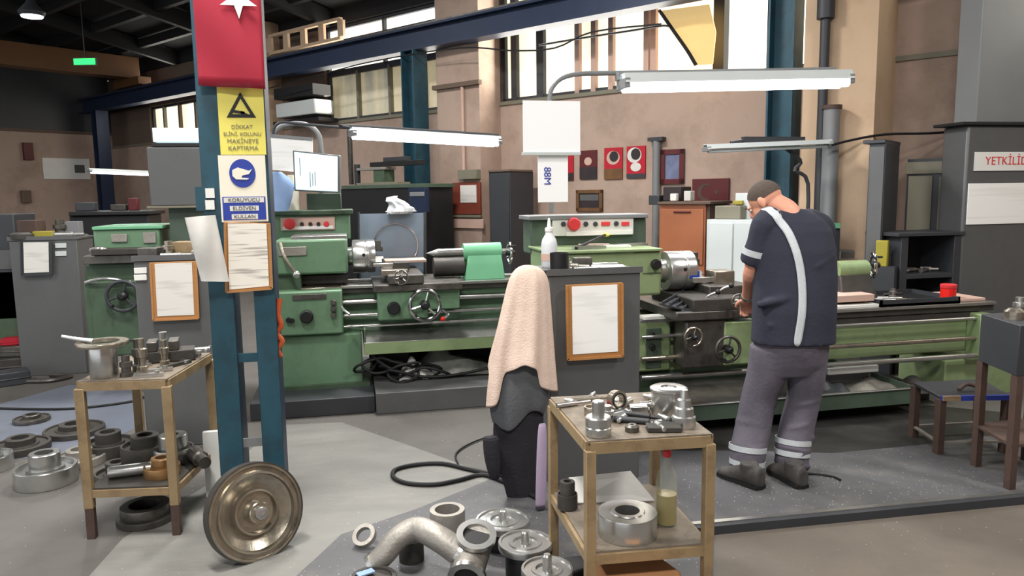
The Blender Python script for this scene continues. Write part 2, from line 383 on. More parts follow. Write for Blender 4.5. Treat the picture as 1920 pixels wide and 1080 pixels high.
# windows above the sill: panes and mullions, bay by bay
wn = [0]
def window(s0, s1, z0, z1, pane, mull, frame='gray_dark', fw=.05, rails=()):
    wn[0] += 1; nm = 'window_%d' % wn[0]
    o = bpy.data.objects.new(nm, None); COL.objects.link(o); o.location = W((s0 + s1) / 2, KW + .1, z0); ORG[o.name] = Vector(o.location); struct(o)
    b = MB(); wbox(b, s0, s1, KW + .12, KW + .14, z0, z1, pane); b.build('pane', o, smooth=False)
    b = MB()
    for a in (s0, s1 - fw): wbox(b, a, a + fw, KW + .06, KW + .16, z0, z1, frame)
    wbox(b, s0, s1, KW + .06, KW + .16, z0, z0 + fw, frame); wbox(b, s0, s1, KW + .06, KW + .16, z1 - fw, z1, frame)
    for z in rails: wbox(b, s0, s1, KW + .08, KW + .16, z - .02, z + .02, frame)
    b.build('frame', o)
    b = MB()
    for a, wd, m in mull: wbox(b, a - wd / 2, a + wd / 2, KW + .05, KW + .16, z0 + .01, z1 - .01, m)
    if mull: b.build('mullion', o)
    return o
ZT = ROOF - .26
b = MB()
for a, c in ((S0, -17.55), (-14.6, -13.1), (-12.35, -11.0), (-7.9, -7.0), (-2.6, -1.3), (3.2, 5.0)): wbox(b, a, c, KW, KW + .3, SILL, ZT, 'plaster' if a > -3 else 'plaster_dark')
struct(b.build('wall_back'))
window(-17.55, -14.6, SILL, 3.7, 'pane', [(-17.0, .06, 'olive'), (-16.3, .06, 'plaster_dark'), (-15.6, .06, 'plaster_dark')])
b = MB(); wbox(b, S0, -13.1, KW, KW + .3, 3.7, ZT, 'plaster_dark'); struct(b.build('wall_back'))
window(-11.0, -7.9, SILL, 3.72, 'pane_dim', [(-10.2, .05, 'olive'), (-9.4, .05, 'olive'), (-8.6, .05, 'olive')])
window(-11.0, -7.9, 3.72, ZT, 'pane_bright', [(-9.5, .04, 'gray_dark')], rails=(4.25,))
m2 = [(ws(962, KW), .1, 'gray_dark'), (ws(1010, KW), .12, 'gray_dark')] + [(ws(x, KW), .07, 'pink') for x in (1078, 1108, 1140, 1205, 1218)]
window(-7.0, ws(1338, KW), SILL, ZT, 'pane', m2, rails=(3.85,))
window(ws(1345, KW), -2.6, SILL, ZT, 'pane_bright', [(ws(1430, KW), .04, 'gray_dark')], rails=(4.1,))
window(ws(1692, KW), 3.2, SILL - .03, ZT, 'pane_olive', [(ws(1712, KW), .24, 'black'), (ws(1775, KW), .05, 'olive')], frame='black')
b = MB(); sx = ws(1342, KW); wbox(b, sx - .06, sx + .07, KW - .02, KW + .1, SILL, ROOF, 'black'); struct(b.build('trim_2'))
b = MB(); wbox(b, -7.85, -6.95, 7.83, 7.9, 3.1, 3.16, 'plaster_dark'); struct(b.build('trim_3'))
# hall lamps above and behind, out of view; far ones added to brighten walls
def area(name, loc, size, e, col=(1, .97, .93), rot=(0, 0, 0), sy=None):
    l = bpy.data.lights.new(name, 'AREA'); l.energy = e; l.size = size; l.color = col
    if sy: l.shape = 'RECTANGLE'; l.size_y = sy
    o = bpy.data.objects.new(name, l); COL.objects.link(o); o.location = loc; o.rotation_euler = rot; return o
def hall_lamp(s, k, z, label, e=120):
    c = W(s, k, z); t = thing('ceiling_lamp', c, label, 'lamp', 'ceiling lamps of the hall')
    b = MB(); b.cbox(c + ZA * .02, (1.3, .22, .05), 'white', rz=WA); b.build('housing', t, bev=.005)
    b = MB(); b.cbox(c - ZA * .015, (1.24, .16, .02), 'tube_far', rz=WA); b.build('tube', t)
    b = MB(); b.cyl(c + EX * .5, W(s + .5, k, 6.0), .006, 'black', n=6); b.cyl(c - EX * .5, W(s - .5, k, 6.0), .006, 'black', n=6); b.build('hanger', t)
    area('light', c - ZA * .05, 1.2, e, rot=(0, 0, WA), sy=.4)
hall_lamp(-3.0, 1.2, 5.0, 'hanging strip lamp above the tables', 150)
hall_lamp(-6.5, -1.0, 5.0, 'hanging strip lamp behind the blue post', 95)
hall_lamp(0.5, -1.0, 5.0, 'hanging strip lamp above the aisle', 170)
hall_lamp(1.5, 4.0, 5.0, 'hanging strip lamp above the lathe end', 120)
hall_lamp(-5.0, 4.6, 5.0, 'added unseen strip lamp high above the far lathe', 170)  # unseen lamp added to brighten the window wall
hall_lamp(-10.0, 4.2, 5.0, 'added unseen strip lamp above the black cabinet', 85)  # added out of view, lifts the wall farther along
hall_lamp(-14.5, 3.0, 5.2, 'added unseen strip lamp above the dim left corner', 25)  # added out of view to lighten the far end
# daylight entering by the windows
for s0, s1, e in ((-6.9, -2.7, 90), (-10.9, -8, 40), (-1, 3, 45), (-17.5, -14.7, 30)):
    o = area('daylight', W((s0 + s1) / 2, KW - .1, 3.7), s1 - s0, e, (1, .95, .85), sy=1.3)
    o.rotation_euler = Matrix((-EX, ZA, (-EX).cross(ZA))).transposed().to_euler()
#@@CRANE
# ------------------------------------------------------------------ overhead things
t = thing('bridge_crane', W(-17.0, 3, 4.03), 'brown bridge crane girder spanning under the dark roof', 'crane')
b = MB(); wbox(b, -17.2, -16.8, KB + .5, KR + .1, 4.2, 4.65, 'cranebrown'); b.build('girder', t, bev=.01)
b = MB(); wbox(b, -17.6, -16.4, KR - .14, KR + .14, 4.03, 4.2, 'cranebrown'); b.build('end_carriage', t, bev=.01)
b = MB(); wbox(b, -17.3, -16.7, 4.2, 4.9, 3.75, 4.2, 'green_dark'); b.cyl(W(-17, 4.5, 3.2), W(-17, 4.5, 3.8), .02, 'black'); b.build('hoist', t, bev=.01)
c = atd(60, 30, 12.5); t = thing('high_bay_lamp', c, 'glowing white high bay lamp under the dark roof', 'lamp')
b = MB(); b.rev([(.17, 0), (.2, .06), (.08, .2), (.05, .28)], 'gray_dark', c); b.build('housing', t)
b = MB(); b.rev([(.15, -.02), (.16, .01)], 'glow', c); b.build('lamp_lens', t); b = MB(); b.cyl(c + ZA * .28, (c.x, c.y, 5.9), .015, 'black', n=8); b.build('hanger', t)
c = atd(160, 116, 13.5); t = thing('exit_sign', c, 'green glowing sign hanging in the dark far end', 'sign')
b = MB(); b.cbox(c, (.4, .05, .13), 'gray_dark', rz=YR); b.build('housing', t); b = MB(); b.cbox(c - VY * .028, (.37, .006, .1), 'exit', rz=YR); b.build('face', t)
b = MB(); b.cyl(c + ZA * .06, (c.x, c.y, 5.9), .012, 'black', n=6); b.build('hanger', t)
#@@FIXTURES
def strip_lamp(p0, p1, label, tube, glow, size=.16, e=0):
    """fluorescent fitting from p0 to p1: tray, tube, end caps"""
    c = (p0 + p1) / 2; d = (p1 - p0); L = d.length; x = d.normalized(); y = ZA.cross(x).normalized(); z = x.cross(y)
    T = Matrix.Translation(c) @ Matrix((x, y, z)).transposed().to_4x4()
    t = thing('strip_lamp', c, label, 'lamp')
    b = MB(); sh = [(-size / 2, 0), (-size * .3, size * .35), (size * .3, size * .35), (size / 2, 0), (size * .46, 0), (size * .27, size * .3), (-size * .27, size * .3), (-size * .46, 0)]
    b.add([(-L / 2, a, bb) for a, bb in sh] + [(L / 2, a, bb) for a, bb in sh], [tuple(range(8)), tuple(range(8, 16))] + [(i, (i + 1) % 8, 8 + (i + 1) % 8, 8 + i) for i in range(8)], 'lampoff', T); b.build('reflector', t, bev=.002)
    for q in ((-.25, .25) if size > .12 else (0,)):
        b = MB(); b.cyl(T @ Vector((-L / 2 + .03, q * size, -.02)), T @ Vector((L / 2 - .03, q * size, -.02)), size * (.18 if glow else .13), tube, n=14); b.build('tube', t)
    for sg in (-1, 1):
        b = MB(); b.cbox((sg * (L / 2 - .015), 0, .0), (.04, size * .9, size * .34), 'gray_light', M=T); b.build('end_cap', t, bev=.003)
    if e:
        l = bpy.data.lights.new('strip', 'AREA'); l.shape = 'RECTANGLE'; l.size = L * .95; l.size_y = size; l.energy = e; l.color = (.96, .97, 1)
        o = bpy.data.objects.new('strip', l); COL.objects.link(o); o.matrix_world = Matrix.Translation(-ZA * .04) @ T
    return t
# lamp of the near lathe, on its bent pole
YL = 5.15
strip_lamp(aty(1165, 158, YL), aty(1588, 150, YL), 'bright twin strip lamp on bent pole above the bent-over worker', 'tube', True, .2, 22)
t = thing('lamp_pole', aty(1035, 400, YL), 'grey bent pipe pole carrying the bright lamp behind white board', 'pole')
b = MB(); b.tube([aty(1034, 400, YL + .1), aty(1033, 300, YL + .1), aty(1030, 195, YL + .1), aty(1040, 158, YL + .1), aty(1075, 140, YL + .1), aty(1160, 137, YL + .1), aty(1350, 134, YL + .1), aty(1565, 130, YL + .1)], .017, 'gray_light', n=10); b.build('pipe', t)
b = MB(); b.cbox(aty(1160, 143, YL + .06), (.03, .08, .06), 'gray_light'); b.build('clamp', t); b = MB(); b.cbox(aty(1530, 138, YL + .06), (.03, .08, .06), 'gray_light'); b.build('clamp', t)
# lamp of the far lathe, turned along the hall
A0, A1 = atd(657, 250, 6.2), atd(935, 266, 6.9)
strip_lamp(A0, A1, 'slim bright strip lamp above the far green lathe', 'tube', True, .14, 16)
t = thing('lamp_pole', atd(522, 380, 6.3), 'thin dark bent pole carrying the slim strip lamp', 'pole')
b = MB(); b.tube([atd(525, 398, 6.3), atd(520, 300, 6.3), atd(512, 250, 6.3), atd(525, 230, 6.3), atd(560, 232, 6.25), atd(655, 240, 6.2)] + [A0 + ZA * .06, A1 + ZA * .06], .012, 'gray_dark', n=8); b.build('pipe', t)
t = thing('lamp_pole', atd(600, 350, 6.45), 'pale curved pipe behind the bright screen', 'pole')
b = MB(); b.tube([atd(512, 252, 6.5), atd(530, 236, 6.5), atd(565, 232, 6.5), atd(592, 245, 6.5), atd(602, 280, 6.5), atd(604, 405, 6.5)], .022, 'gray_light', n=10); b.build('pipe', t)
strip_lamp(atd(166, 320, 10.5), atd(283, 325, 11.2), 'small lit strip lamp far off beside white notice', 'tube_far', True, .1, 8)
t = strip_lamp(aty(1322, 280, 6.3), aty(1556, 270, 6.3), 'unlit strip lamp in front of blue column behind worker', 'lampoff', False, .12)
t = thing('lamp_bracket', aty(1440, 262, 6.36), 'dark bracket arm over the unlit strip lamp', 'arm')
b = MB(); b.cbox(aty(1450, 262, 6.36), (.62, .06, .05), 'gray_dark'); b.tube([aty(1370, 268, 6.36), aty(1440, 262, 6.36), aty(1500, 300, 6.4), aty(1490, 320, 6.4), aty(1515, 345, 6.4), aty(1510, 480, 6.4)], .018, 'gray_dark'); b.build('arm', t)
# cables sagging between lamps and columns
for pts, k, l in (([(1560, 272), (1600, 262), (1660, 252), (1740, 250), (1830, 244)], 'k', 'thin cable running from unlit lamp to the grey cabinet'),):
    b = MB(); P = [aty(x, y, 6.2) for x, y in pts]; b.tube(P, .012, 'rubber', n=6); tag(b.build('hanging_cable', org=P[0]), l, 'cable')
b = MB(); P = [atk(x, y, 7.6) for x, y in ((505, 165), (600, 140), (700, 115), (860, 90), (960, 95), (1040, 90), (1110, 60), (1240, 45))]; b.tube(P, .01, 'rubber', n=6); tag(b.build('hanging_cable', org=P[0]), 'thin cable strung under the blue crane beam', 'cable')
b = MB(); P = [atk(x, y, 8.2) for x, y in ((1010, 85), (1100, 70), (1180, 58), (1245, 48), (1270, 53), (1320, 30))]; b.tube(P, .014, 'rubber', n=6); tag(b.build('hanging_cable', org=P[0]), 'cable slung across the bright window bars', 'cable')
# amber tarpaulin hung inside the window
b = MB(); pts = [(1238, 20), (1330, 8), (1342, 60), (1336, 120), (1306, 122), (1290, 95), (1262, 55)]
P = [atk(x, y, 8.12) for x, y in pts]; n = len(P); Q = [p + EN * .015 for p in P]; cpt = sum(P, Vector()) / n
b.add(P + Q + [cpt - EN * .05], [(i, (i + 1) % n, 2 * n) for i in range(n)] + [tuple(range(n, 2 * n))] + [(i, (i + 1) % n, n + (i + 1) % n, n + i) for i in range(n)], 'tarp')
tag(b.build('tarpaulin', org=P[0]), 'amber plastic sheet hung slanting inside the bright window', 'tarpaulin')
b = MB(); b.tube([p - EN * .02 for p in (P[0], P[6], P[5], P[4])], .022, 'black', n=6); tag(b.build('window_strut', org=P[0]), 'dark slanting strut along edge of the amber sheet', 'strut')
# cream perforated girder piece at far column
g = thing('perforated_girder', atk(565, 85, 7.9), 'cream girder with round holes above the blue beam', 'girder')
b = MB(); P0, P1 = atk(505, 88, 7.95), atk(640, 88, 7.95); s0, s1 = P0.dot(EX), P1.dot(EX); wbox(b, s0, s1, 7.93, 8.0, 4.12, 4.17, 'plaster_cream'); wbox(b, s0, s1, 7.93, 8.0, 4.42, 4.47, 'plaster_cream')
n = 4
for i in range(n + 1): a = s0 + (s1 - s0) * i / n; wbox(b, a - .07, a + .07, 7.94, 7.99, 4.17, 4.42, 'plaster_cream')
b.build('girder', g)
# stuff between the columns, far: pale ducts and dark shelf
t = thing('duct', atk(570, 205, 8.0), 'pale metal duct with dark bands between far columns', 'duct')
b = MB(); s0, s1 = ws(534, 8.0), ws(606, 8.0); wbox(b, s0, s1, 7.9, 8.3, 3.0, 3.25, 'lampoff'); b.build('duct_body', t, bev=.02); b = MB(); wbox(b, s0, s1, 7.88, 8.3, 3.32, 3.5, 'black'); b.build('band', t); b = MB(); wbox(b, s0 - .1, s1 + .1, 7.9, 8.3, 2.88, 2.94, 'black'); b.build('band', t)

#@@WALLTHINGS
# ------------------------------------------------------------------ on the window wall
def wallflat(name, x0, y0, x1, y1, m, label, cat, k=KW - .005, th=.015, frame=None, fw=.04, group=None):
    s0, s1 = ws(x0, k, (y0 + y1) / 2), ws(x1, k, (y0 + y1) / 2); xm = (x0 + x1) / 2; z0, z1 = wz(xm, y1, k), wz(xm, y0, k)
    t = thing(name, W((s0 + s1) / 2, k, (z0 + z1) / 2), label, cat, group)
    b = MB(); wbox(b, s0, s1, k - th, k, z0, z1, m); b.build('sheet', t)
    if frame:
        b = MB()
        for a, c, e, g in ((s0, s0 + fw, z0, z1), (s1 - fw, s1, z0, z1), (s0, s1, z0, z0 + fw), (s0, s1, z1 - fw, z1)): wbox(b, a, c, k - th - .015, k - th + .005, e, g, frame)
        b.build('frame', t)
    return t, s0, s1, z0, z1, k - th
def blob(t, s, z, k, rs, rz, m, name='print'):
    b = MB(); n = 20; b.prism([(rs * math.cos(2 * math.pi * i / n), rz * math.sin(2 * math.pi * i / n)) for i in range(n)], W(s, k, z), EX, ZA, .004, m); return b.build(name, t)
def wpart(t, s0, s1, z0, z1, k, m, name='print'): b = MB(); wbox(b, s0, s1, k - .004, k + .001, z0, z1, m); return b.build(name, t)
for i, (x0, y0, x1, y1, l) in enumerate(((1062, 292, 1076, 338, 'red poster mostly hidden behind the lower white board'), (1088, 282, 1120, 336, 'dark poster with red upper half, second from white board'),
        (1134, 277, 1168, 336, 'red poster with dark head and brown foot'), (1176, 274, 1211, 334, 'brightest red poster with dark head and grey foot'))):
    t, s0, s1, z0, z1, kf = wallflat('poster', x0, y0, x1, y1, 'red' if i != 1 else 'darkred', l, 'poster', group='posters on the plaster wall')
    sm = (s0 + s1) / 2; h = z1 - z0; ww = s1 - s0
    if i == 0: wpart(t, s0, s1, z0, z0 + h * .3, kf, 'posterdark')
    if i == 1: wpart(t, s0, s1, z0, z0 + h * .42, kf, 'posterdark'); blob(t, sm, z0 + h * .62, kf, ww * .22, h * .14, 'pink')
    if i == 2: wpart(t, s0, s1, z0, z0 + h * .33, kf, 'posterbrown'); blob(t, sm, z0 + h * .68, kf, ww * .36, h * .22, 'pink'); blob(t, sm + ww * .05, z0 + h * .72, kf - .004, ww * .24, h * .17, 'posterdark')
    if i == 3: blob(t, sm - ww * .08, z0 + h * .72, kf, ww * .38, h * .24, 'whitecloth'); blob(t, sm, z0 + h * .75, kf - .004, ww * .25, h * .18, 'posterdark'); blob(t, sm, z0 + h * .35, kf, ww * .28, h * .14, 'whitecloth'); wpart(t, s0, s1, z0, z0 + h * .14, kf, 'gray_dark')
t, s0, s1, z0, z1, kf = wallflat('framed_picture', 1240, 280, 1284, 345, 'posterblue', 'tall blue-grey picture in dark red frame', 'picture', frame='darkred', fw=.06)
t, s0, s1, z0, z1, kf = wallflat('framed_picture', 1082, 356, 1131, 396, 'posterdark', 'small brown framed dark picture below the red posters', 'picture', frame='posterbrown', fw=.045)
wpart(t, s0 + .06, s1 - .06, (z0 + z1) / 2, z1 - .06, kf, 'gray')
t, s0, s1, z0, z1, kf = wallflat('flag_plaque', 1300, 335, 1368, 385, 'darkred', 'dark red plaque with faint crescent above orange cabinet', 'plaque', th=.03)
def crescent(r, r2, off, n=24):
    # outer circle arc and inner circle arc as a polygon
    x = (r * r - r2 * r2 + off * off) / (2 * off); a1 = math.acos(x / r); a2 = math.acos((x - off) / r2)
    P = [(r * math.cos(a1 + (2 * math.pi - 2 * a1) * i / n), r * math.sin(a1 + (2 * math.pi - 2 * a1) * i / n)) for i in range(n + 1)]
    Q = [(off + r2 * math.cos(a2 + (2 * math.pi - 2 * a2) * i / n), r2 * math.sin(a2 + (2 * math.pi - 2 * a2) * i / n)) for i in range(n + 1)]
    return P + Q[::-1]
def strip_pairs(mb, r, r2, off, p, ax, ay, d, m, n=24):
    pl = crescent(r, r2, off, n); h = len(pl) // 2; P = pl[:h]; Q = pl[h:][::-1]; az = ax.cross(ay)
    vs = []
    for a, b2 in zip(P, Q):
        for q in (a, b2): vs.append(p + ax * q[0] + ay * q[1]); vs.append(p + ax * q[0] + ay * q[1] + az * d)
    fs = []
    for i in range(h - 1):
        a = i * 4; fs += [(a, a + 4, a + 6, a + 2), (a + 1, a + 3, a + 7, a + 5), (a, a + 1, a + 5, a + 4), (a + 2, a + 6, a + 7, a + 3)]
    mb.add(vs, fs, m)
def star_poly(r, rot=0): return [((r if i % 2 == 0 else r * .382) * math.cos(rot + math.pi * i / 5), (r if i % 2 == 0 else r * .382) * math.sin(rot + math.pi * i / 5)) for i in range(10)]
b = MB(); strip_pairs(b, .1, .08, .03, W((s0 + s1) / 2 - .06, kf - .001, (z0 + z1) / 2), EX, ZA, .003, 'rust'); b.build('crescent', t)
b = MB(); b.prism(star_poly(.04), W((s0 + s1) / 2 + .08, kf - .001, (z0 + z1) / 2), EX, ZA, .003, 'rust'); b.build('star', t)
# conduit and clutter beside pictures
t = thing('wall_conduit', W(ws(1233, KW), KW - .05, 2), 'grey-green vertical conduit beside the red frame', 'pipe'); b = MB(); s = ws(1234, KW); b.cyl(W(s, KW - .05, 0.02), W(s, KW - .05, wz(1234, 262, KW)), .05, 'gray_light', n=12); b.build('pipe', t); b = MB(); wbox(b, s - .1, s + .1, KW - .1, KW - .005, wz(1234, 265, KW), wz(1234, 258, KW), 'gray_dark'); b.build('cap', t)
t = thing('wall_conduit', W(ws(1538, 7.55), 7.55, 2), 'dark vertical pipe on face of the cream column', 'pipe'); b = MB(); s = ws(1536, 7.55); b.cyl(W(s, 7.55, .02), W(s, 7.55, ROOF), .045, 'gray_dark', n=12); b.build('pipe', t); b = MB(); b.cyl(W(s, 7.55, 3.2), W(s, 7.55, 3.4), .08, 'gray_dark', n=12); b.build('joint', t)
t = thing('wall_conduit', W(ws(1556, 7.5), 7.5, 2), 'thick light grey downpipe on the cream column', 'pipe'); b = MB(); s = ws(1554, 7.5); b.cyl(W(s, 7.5, .02), W(s, 7.5, wz(1554, 205, 7.5)), .075, 'gray_light', n=16); b.build('pipe', t); b = MB(); b.cyl(W(s, 7.5, wz(1554, 205, 7.5)), W(s, 7.5, wz(1554, 198, 7.5)), .09, 'rust', n=16); b.build('collar', t)
# column with board
def kbox(name, x0, y0, x1, y1, k, dep, m, parent=None, bev=.004, floor=False, b=None):
    s0, s1 = ws(x0, k, (y0 + y1) / 2), ws(x1, k, (y0 + y1) / 2); xm = (x0 + x1) / 2; z1 = wz(xm, y0, k); z0 = 0 if floor else wz(xm, y1, k)
    own = b is None; b = b or MB(); wbox(b, s0, s1, k, k + dep, z0, z1, m)
    return (b.build(name, parent, bev=bev) if own else b), s0, s1, z0, z1
t = thing('notice_board', atk(872, 372, 7.89), 'brown-red notice board with white sheet on the column', 'board')
kbox('board', 848, 342, 900, 402, 7.86, .035, 'brownsign', t); kbox('paper', 863, 347, 893, 380, 7.85, .008, 'notepaper', t, bev=0); kbox('rail', 846, 403, 900, 408, 7.84, .05, 'olive', t); kbox('cardboard', 850, 410, 905, 428, 7.86, .03, 'pink', t)
t = thing('wall_conduit', W(ws(872, 7.86), 7.86, 2), 'thin pipe running down the column to the notice board', 'pipe'); b = MB(); s = ws(870, 7.86); b.cyl(W(s, 7.87, wz(870, 330, 7.86)), W(s, 7.87, 3.1), .025, 'pink', n=8); b.build('pipe', t); kbox('box', 858, 318, 893, 336, 7.8, .09, 'olive', t)
t = thing('tall_locker', W(ws(935, 7.4), 7.4, 0), 'tall dark grey locker against the wall behind tailstock', 'locker'); _, s0, s1, z0, z1 = kbox('body', 918, 322, 957, 500, 7.6, .5, 'gray_dark', t, floor=True); kbox('door', 921, 326, 954, 470, 7.585, .012, 'gray_dark', t); kbox('top_tray', 915, 318, 955, 322, 7.58, .5, 'plaster_dark', t)
t = thing('orange_cabinet', W(ws(1280, 7.3), 7.3, 0), 'orange-brown wooden cabinet below the framed picture', 'cabinet'); kbox('body', 1236, 382, 1322, 500, 7.3, .5, 'orange_wood', t, floor=True); kbox('side_panel', 1322, 382, 1330, 500, 7.32, .45, 'rust', t); kbox('door', 1240, 392, 1318, 495, 7.285, .012, 'orange_wood', t, floor=False); kbox('handle', 1262, 396, 1294, 399, 7.27, .015, 'darkred', t); kbox('top_board', 1233, 378, 1332, 383, 7.26, .56, 'plaster_dark', t)
t = thing('white_cabinet', W(ws(1365, 6.6), 6.6, 0), 'off-white metal cabinet beside worker arm', 'cabinet'); kbox('body', 1324, 412, 1420, 560, 6.6, .4, 'lampoff', t, floor=True); kbox('door', 1328, 418, 1372, 540, 6.585, .012, 'lampoff', t); kbox('door', 1375, 418, 1418, 540, 6.585, .012, 'lampoff', t)
def kthing(name, x0, y0, x1, y1, k, dep, m, label, cat, bev=.008):
    t = thing(name, atk((x0 + x1) / 2, y1, k), label, cat); kbox('body', x0, y0, x1, y1, k, dep, m, t, bev); return t
kthing('parts_bin', 1340, 386, 1388, 411, 6.7, .25, 'olive', 'grey-green bin on the off-white cabinet', 'bin')
kthing('cardboard_box', 1378, 362, 1408, 411, 6.85, .2, 'lampoff', 'pale box with yellow stripe on the off-white cabinet', 'box')
kthing('yellow_packet', 1374, 376, 1392, 384, 6.8, .04, 'yellow_dark', 'small yellow packet before the pale box', 'packet')
kthing('coffee_machine', 1243, 350, 1277, 377, 7.45, .25, 'posterdark', 'dark appliance on the orange cabinet', 'appliance')
kthing('white_mug', 1256, 363, 1268, 377, 7.36, .06, 'white', 'left white cup on the orange cabinet', 'cup'); kthing('white_mug', 1282, 358, 1295, 377, 7.4, .1, 'whitecloth', 'taller white jar on right of the orange cabinet', 'cup')
kthing('small_tank', 1216, 366, 1236, 384, 7.45, .3, 'gray_dark', 'dark box beside dark appliance near orange cabinet', 'box')
# black machine tops in front of the blue column
t = thing('black_cabinet', atk(700, 400, 7.1), 'long black cabinet behind the splash guard', 'cabinet'); kbox('body', 640, 352, 792, 470, 7.0, .6, 'black', t, floor=True); kbox('top_rail', 640, 346, 792, 353, 6.98, .62, 'green_grey', t); kbox('side_plate', 766, 352, 797, 398, 6.9, .08, 'navy', t); kbox('badge', 768, 360, 795, 368, 6.89, .01, 'gray_light', t)
t = thing('bench_drill', atk(710, 345, 7.2), 'small dark drilling machine standing on the black cabinet', 'machine'); kbox('column', 664, 308, 670, 347, 7.2, .06, 'gray_dark', t); kbox('head', 700, 316, 720, 344, 7.2, .2, 'green_dark', t); kbox('arm', 693, 302, 785, 311, 7.2, .12, 'black', t); kbox('cap', 718, 294, 760, 302, 7.22, .1, 'gray_dark', t); kbox('shelf', 668, 314, 722, 319, 7.18, .2, 'cast_pale', t); kbox('shelf', 668, 342, 745, 347, 7.15, .25, 'olive', t)
kbox('rail', 652, 243, 657, 346, 7.2, .05, 'steel_dark', thing('post_rail', atk(655, 346, 7.2), 'thin grey upright beside the slim lamp end', 'post'))
# far left wall notices
def lw(name, x0, y0, x1, y1, m, label, cat, th=.03):
    k0, k1 = hit(x0, (y0 + y1) / 2, EX, S0).dot(EN), hit(x1, (y0 + y1) / 2, EX, S0).dot(EN); xm = (x0 + x1) / 2; z0, z1 = hit(xm, y1, EX, S0).z, hit(xm, y0, EX, S0).z
    t = thing(name, W(S0 + .01, (k0 + k1) / 2, (z0 + z1) / 2), label, cat); b = MB(); wbox(b, S0, S0 + th, k0, k1, z0, z1, m); b.build('panel', t, bev=.004)
    return t, k0, k1, z0, z1
t, k0, k1, z0, z1 = lw('wall_notice', 80, 297, 168, 336, 'white', 'white notice on the far wall beside small lit lamp', 'notice'); b = MB(); wbox(b, S0 + .03, S0 + .034, k0 + (k1 - k0) * .66, k0 + (k1 - k0) * .88, z0 + .15, z1 - .15, 'gray'); b.build('print', t)
lw('wall_box', 42, 268, 60, 300, 'darkred', 'dark reddish box high on the far wall', 'box', .1); lw('wall_box', 38, 357, 56, 380, 'plaster_dark', 'small brown box low on the far wall', 'box', .1)
#@@LATHES
# ------------------------------------------------------------------ machine tools
def xz(px, py, Y): p = aty(px, py, Y); return p.x, p.z
def pb(t, name, x0, y0, x1, y1, Y, d, m, bev=.006, label=None):
    b = MB(); b.box(*fb(x0, y0, x1, y1, Y, d), m); o = b.build(name, t, bev=bev)
    if label: o['label'] = label
    return o
def pcyl(t, name, x0, x1, py, Y, r, m, n=24, r2=None):
    b = MB(); p0 = aty(x0, py, Y); p1 = aty(x1, py, Y); p1.z = p0.z = aty((x0 + x1) / 2, py, Y).z; b.cyl(p0, p1, r, m, r2, n); return b.build(name, t)
def knob(t, name, px, py, Y, r, m, d=.05, n=20):
    b = MB(); p = aty(px, py, Y); b.rev([(r * .9, 0), (r, d * .3), (r, d * .8), (r * .8, d)], m, p + YA * .005, (0, -1, 0), n); return b.build(name, t)
def wheel(t, px, py, Y, r, m='chrome', hub='black', name='handwheel', axis=(0, -1, 0)):
    p = aty(px, py, Y); ax = Vector(axis); b = MB(); b.tor(p, ax, r, r * .13, m, 32, 10)
    u = ax.orthogonal().normalized(); v = ax.cross(u)
    for a in (90, 210, 330):
        q = p + u * (r * math.cos(R(a))) + v * (r * math.sin(R(a))); b.cyl(p, q, r * .08, m, n=8)
    o = b.build(name, t); b = MB(); b.rev([(r * .32, -.03), (r * .3, .03), (r * .15, .05)], hub, p, ax, 20); b.build('hub', o)
    b = MB(); q = p + u * r * .9; b.cyl(q, q + ax * .07, r * .09, 'black', n=10); b.build('grip', o); return o
def chuck(t, x0, x1, py, Y, r):
    b = MB(); p0 = aty(x0, py, Y); p1 = aty(x1, py, Y); L = p1.x - p0.x
    b.rev([(r * .55, -.04), (r * .6, 0), (r * .97, .005), (r, .015), (r, L * .55), (r * .96, L * .58), (r * .96, L * .63), (r, L * .66), (r, L - .01), (r * .95, L), (r * .35, L), (r * .33, L - .03)], 'steel', p0, (1, 0, 0), 40)
    o = b.build('chuck', t)
    for k in range(3):
        a = R(90 + 120 * k); d = Vector((0, math.cos(a), math.sin(a))); b = MB(); c = p0 + XA * (L + .02) + d * r * .6
        T = Matrix.Translation(c) @ Matrix((XA, d, XA.cross(d))).transposed().to_4x4(); b.box(-.03, .03, -r * .32, r * .3, -.022, .022, 'steel_dark', T); b.box(.0, .045, -r * .32, -r * .05, -.02, .02, 'steel_dark', T); b.build('jaw', o)
    b = MB(); b.cyl(p0 + XA * (L * .5) + Vector((0, -r * .98, .02)), p0 + XA * (L * .5) + Vector((0, -r * 1.01, .02)), .014, 'black', n=10); b.build('key_socket', o)
    return o
# ---- far lathe (beyond the pale floor)
Y1 = 5.95
pl = thing('machine_plinth', (0, 5.45, 0), 'low dark grey steel plinth under the far green lathe', 'plinth')
b = MB(); x0 = aty(470, 790, 5.5).x; xm = aty(706, 785, 5.45).x; x1 = aty(1120, 760, 5.45).x
b.box(x0, xm - .005, 5.5, 6.9, 0, .13, 'gray_dark'); b.build('plate', pl, bev=.006)
b = MB(); b.box(xm, x1, 5.44, 6.9, 0, .16, 'gray'); b.build('plate', pl, bev=.006)
L1 = thing('lathe', (0, Y1, .13), 'green lathe with grey see-through guard on the low plinth', 'lathe')
ZB = .16
b = MB(); x0, x1 = aty(516, 680, 5.85).x, aty(680, 680, 5.85).x; b.box(x0, x1, 5.85, 6.6, .131, aty(600, 628, 5.85).z, 'green'); b.build('pedestal', L1, bev=.012)
b = MB(); b.box(x0 - .02, x1 + .05, 5.8, 6.65, .13, .16, 'green_dark'); b.build('pedestal_foot', L1)
pb(L1, 'gearbox', 516, 546, 643, 629, 5.8, .7, 'green', .015); pb(L1, 'gearbox_plate', 548, 552, 612, 562, 5.79, .02, 'steel_dark', .002)
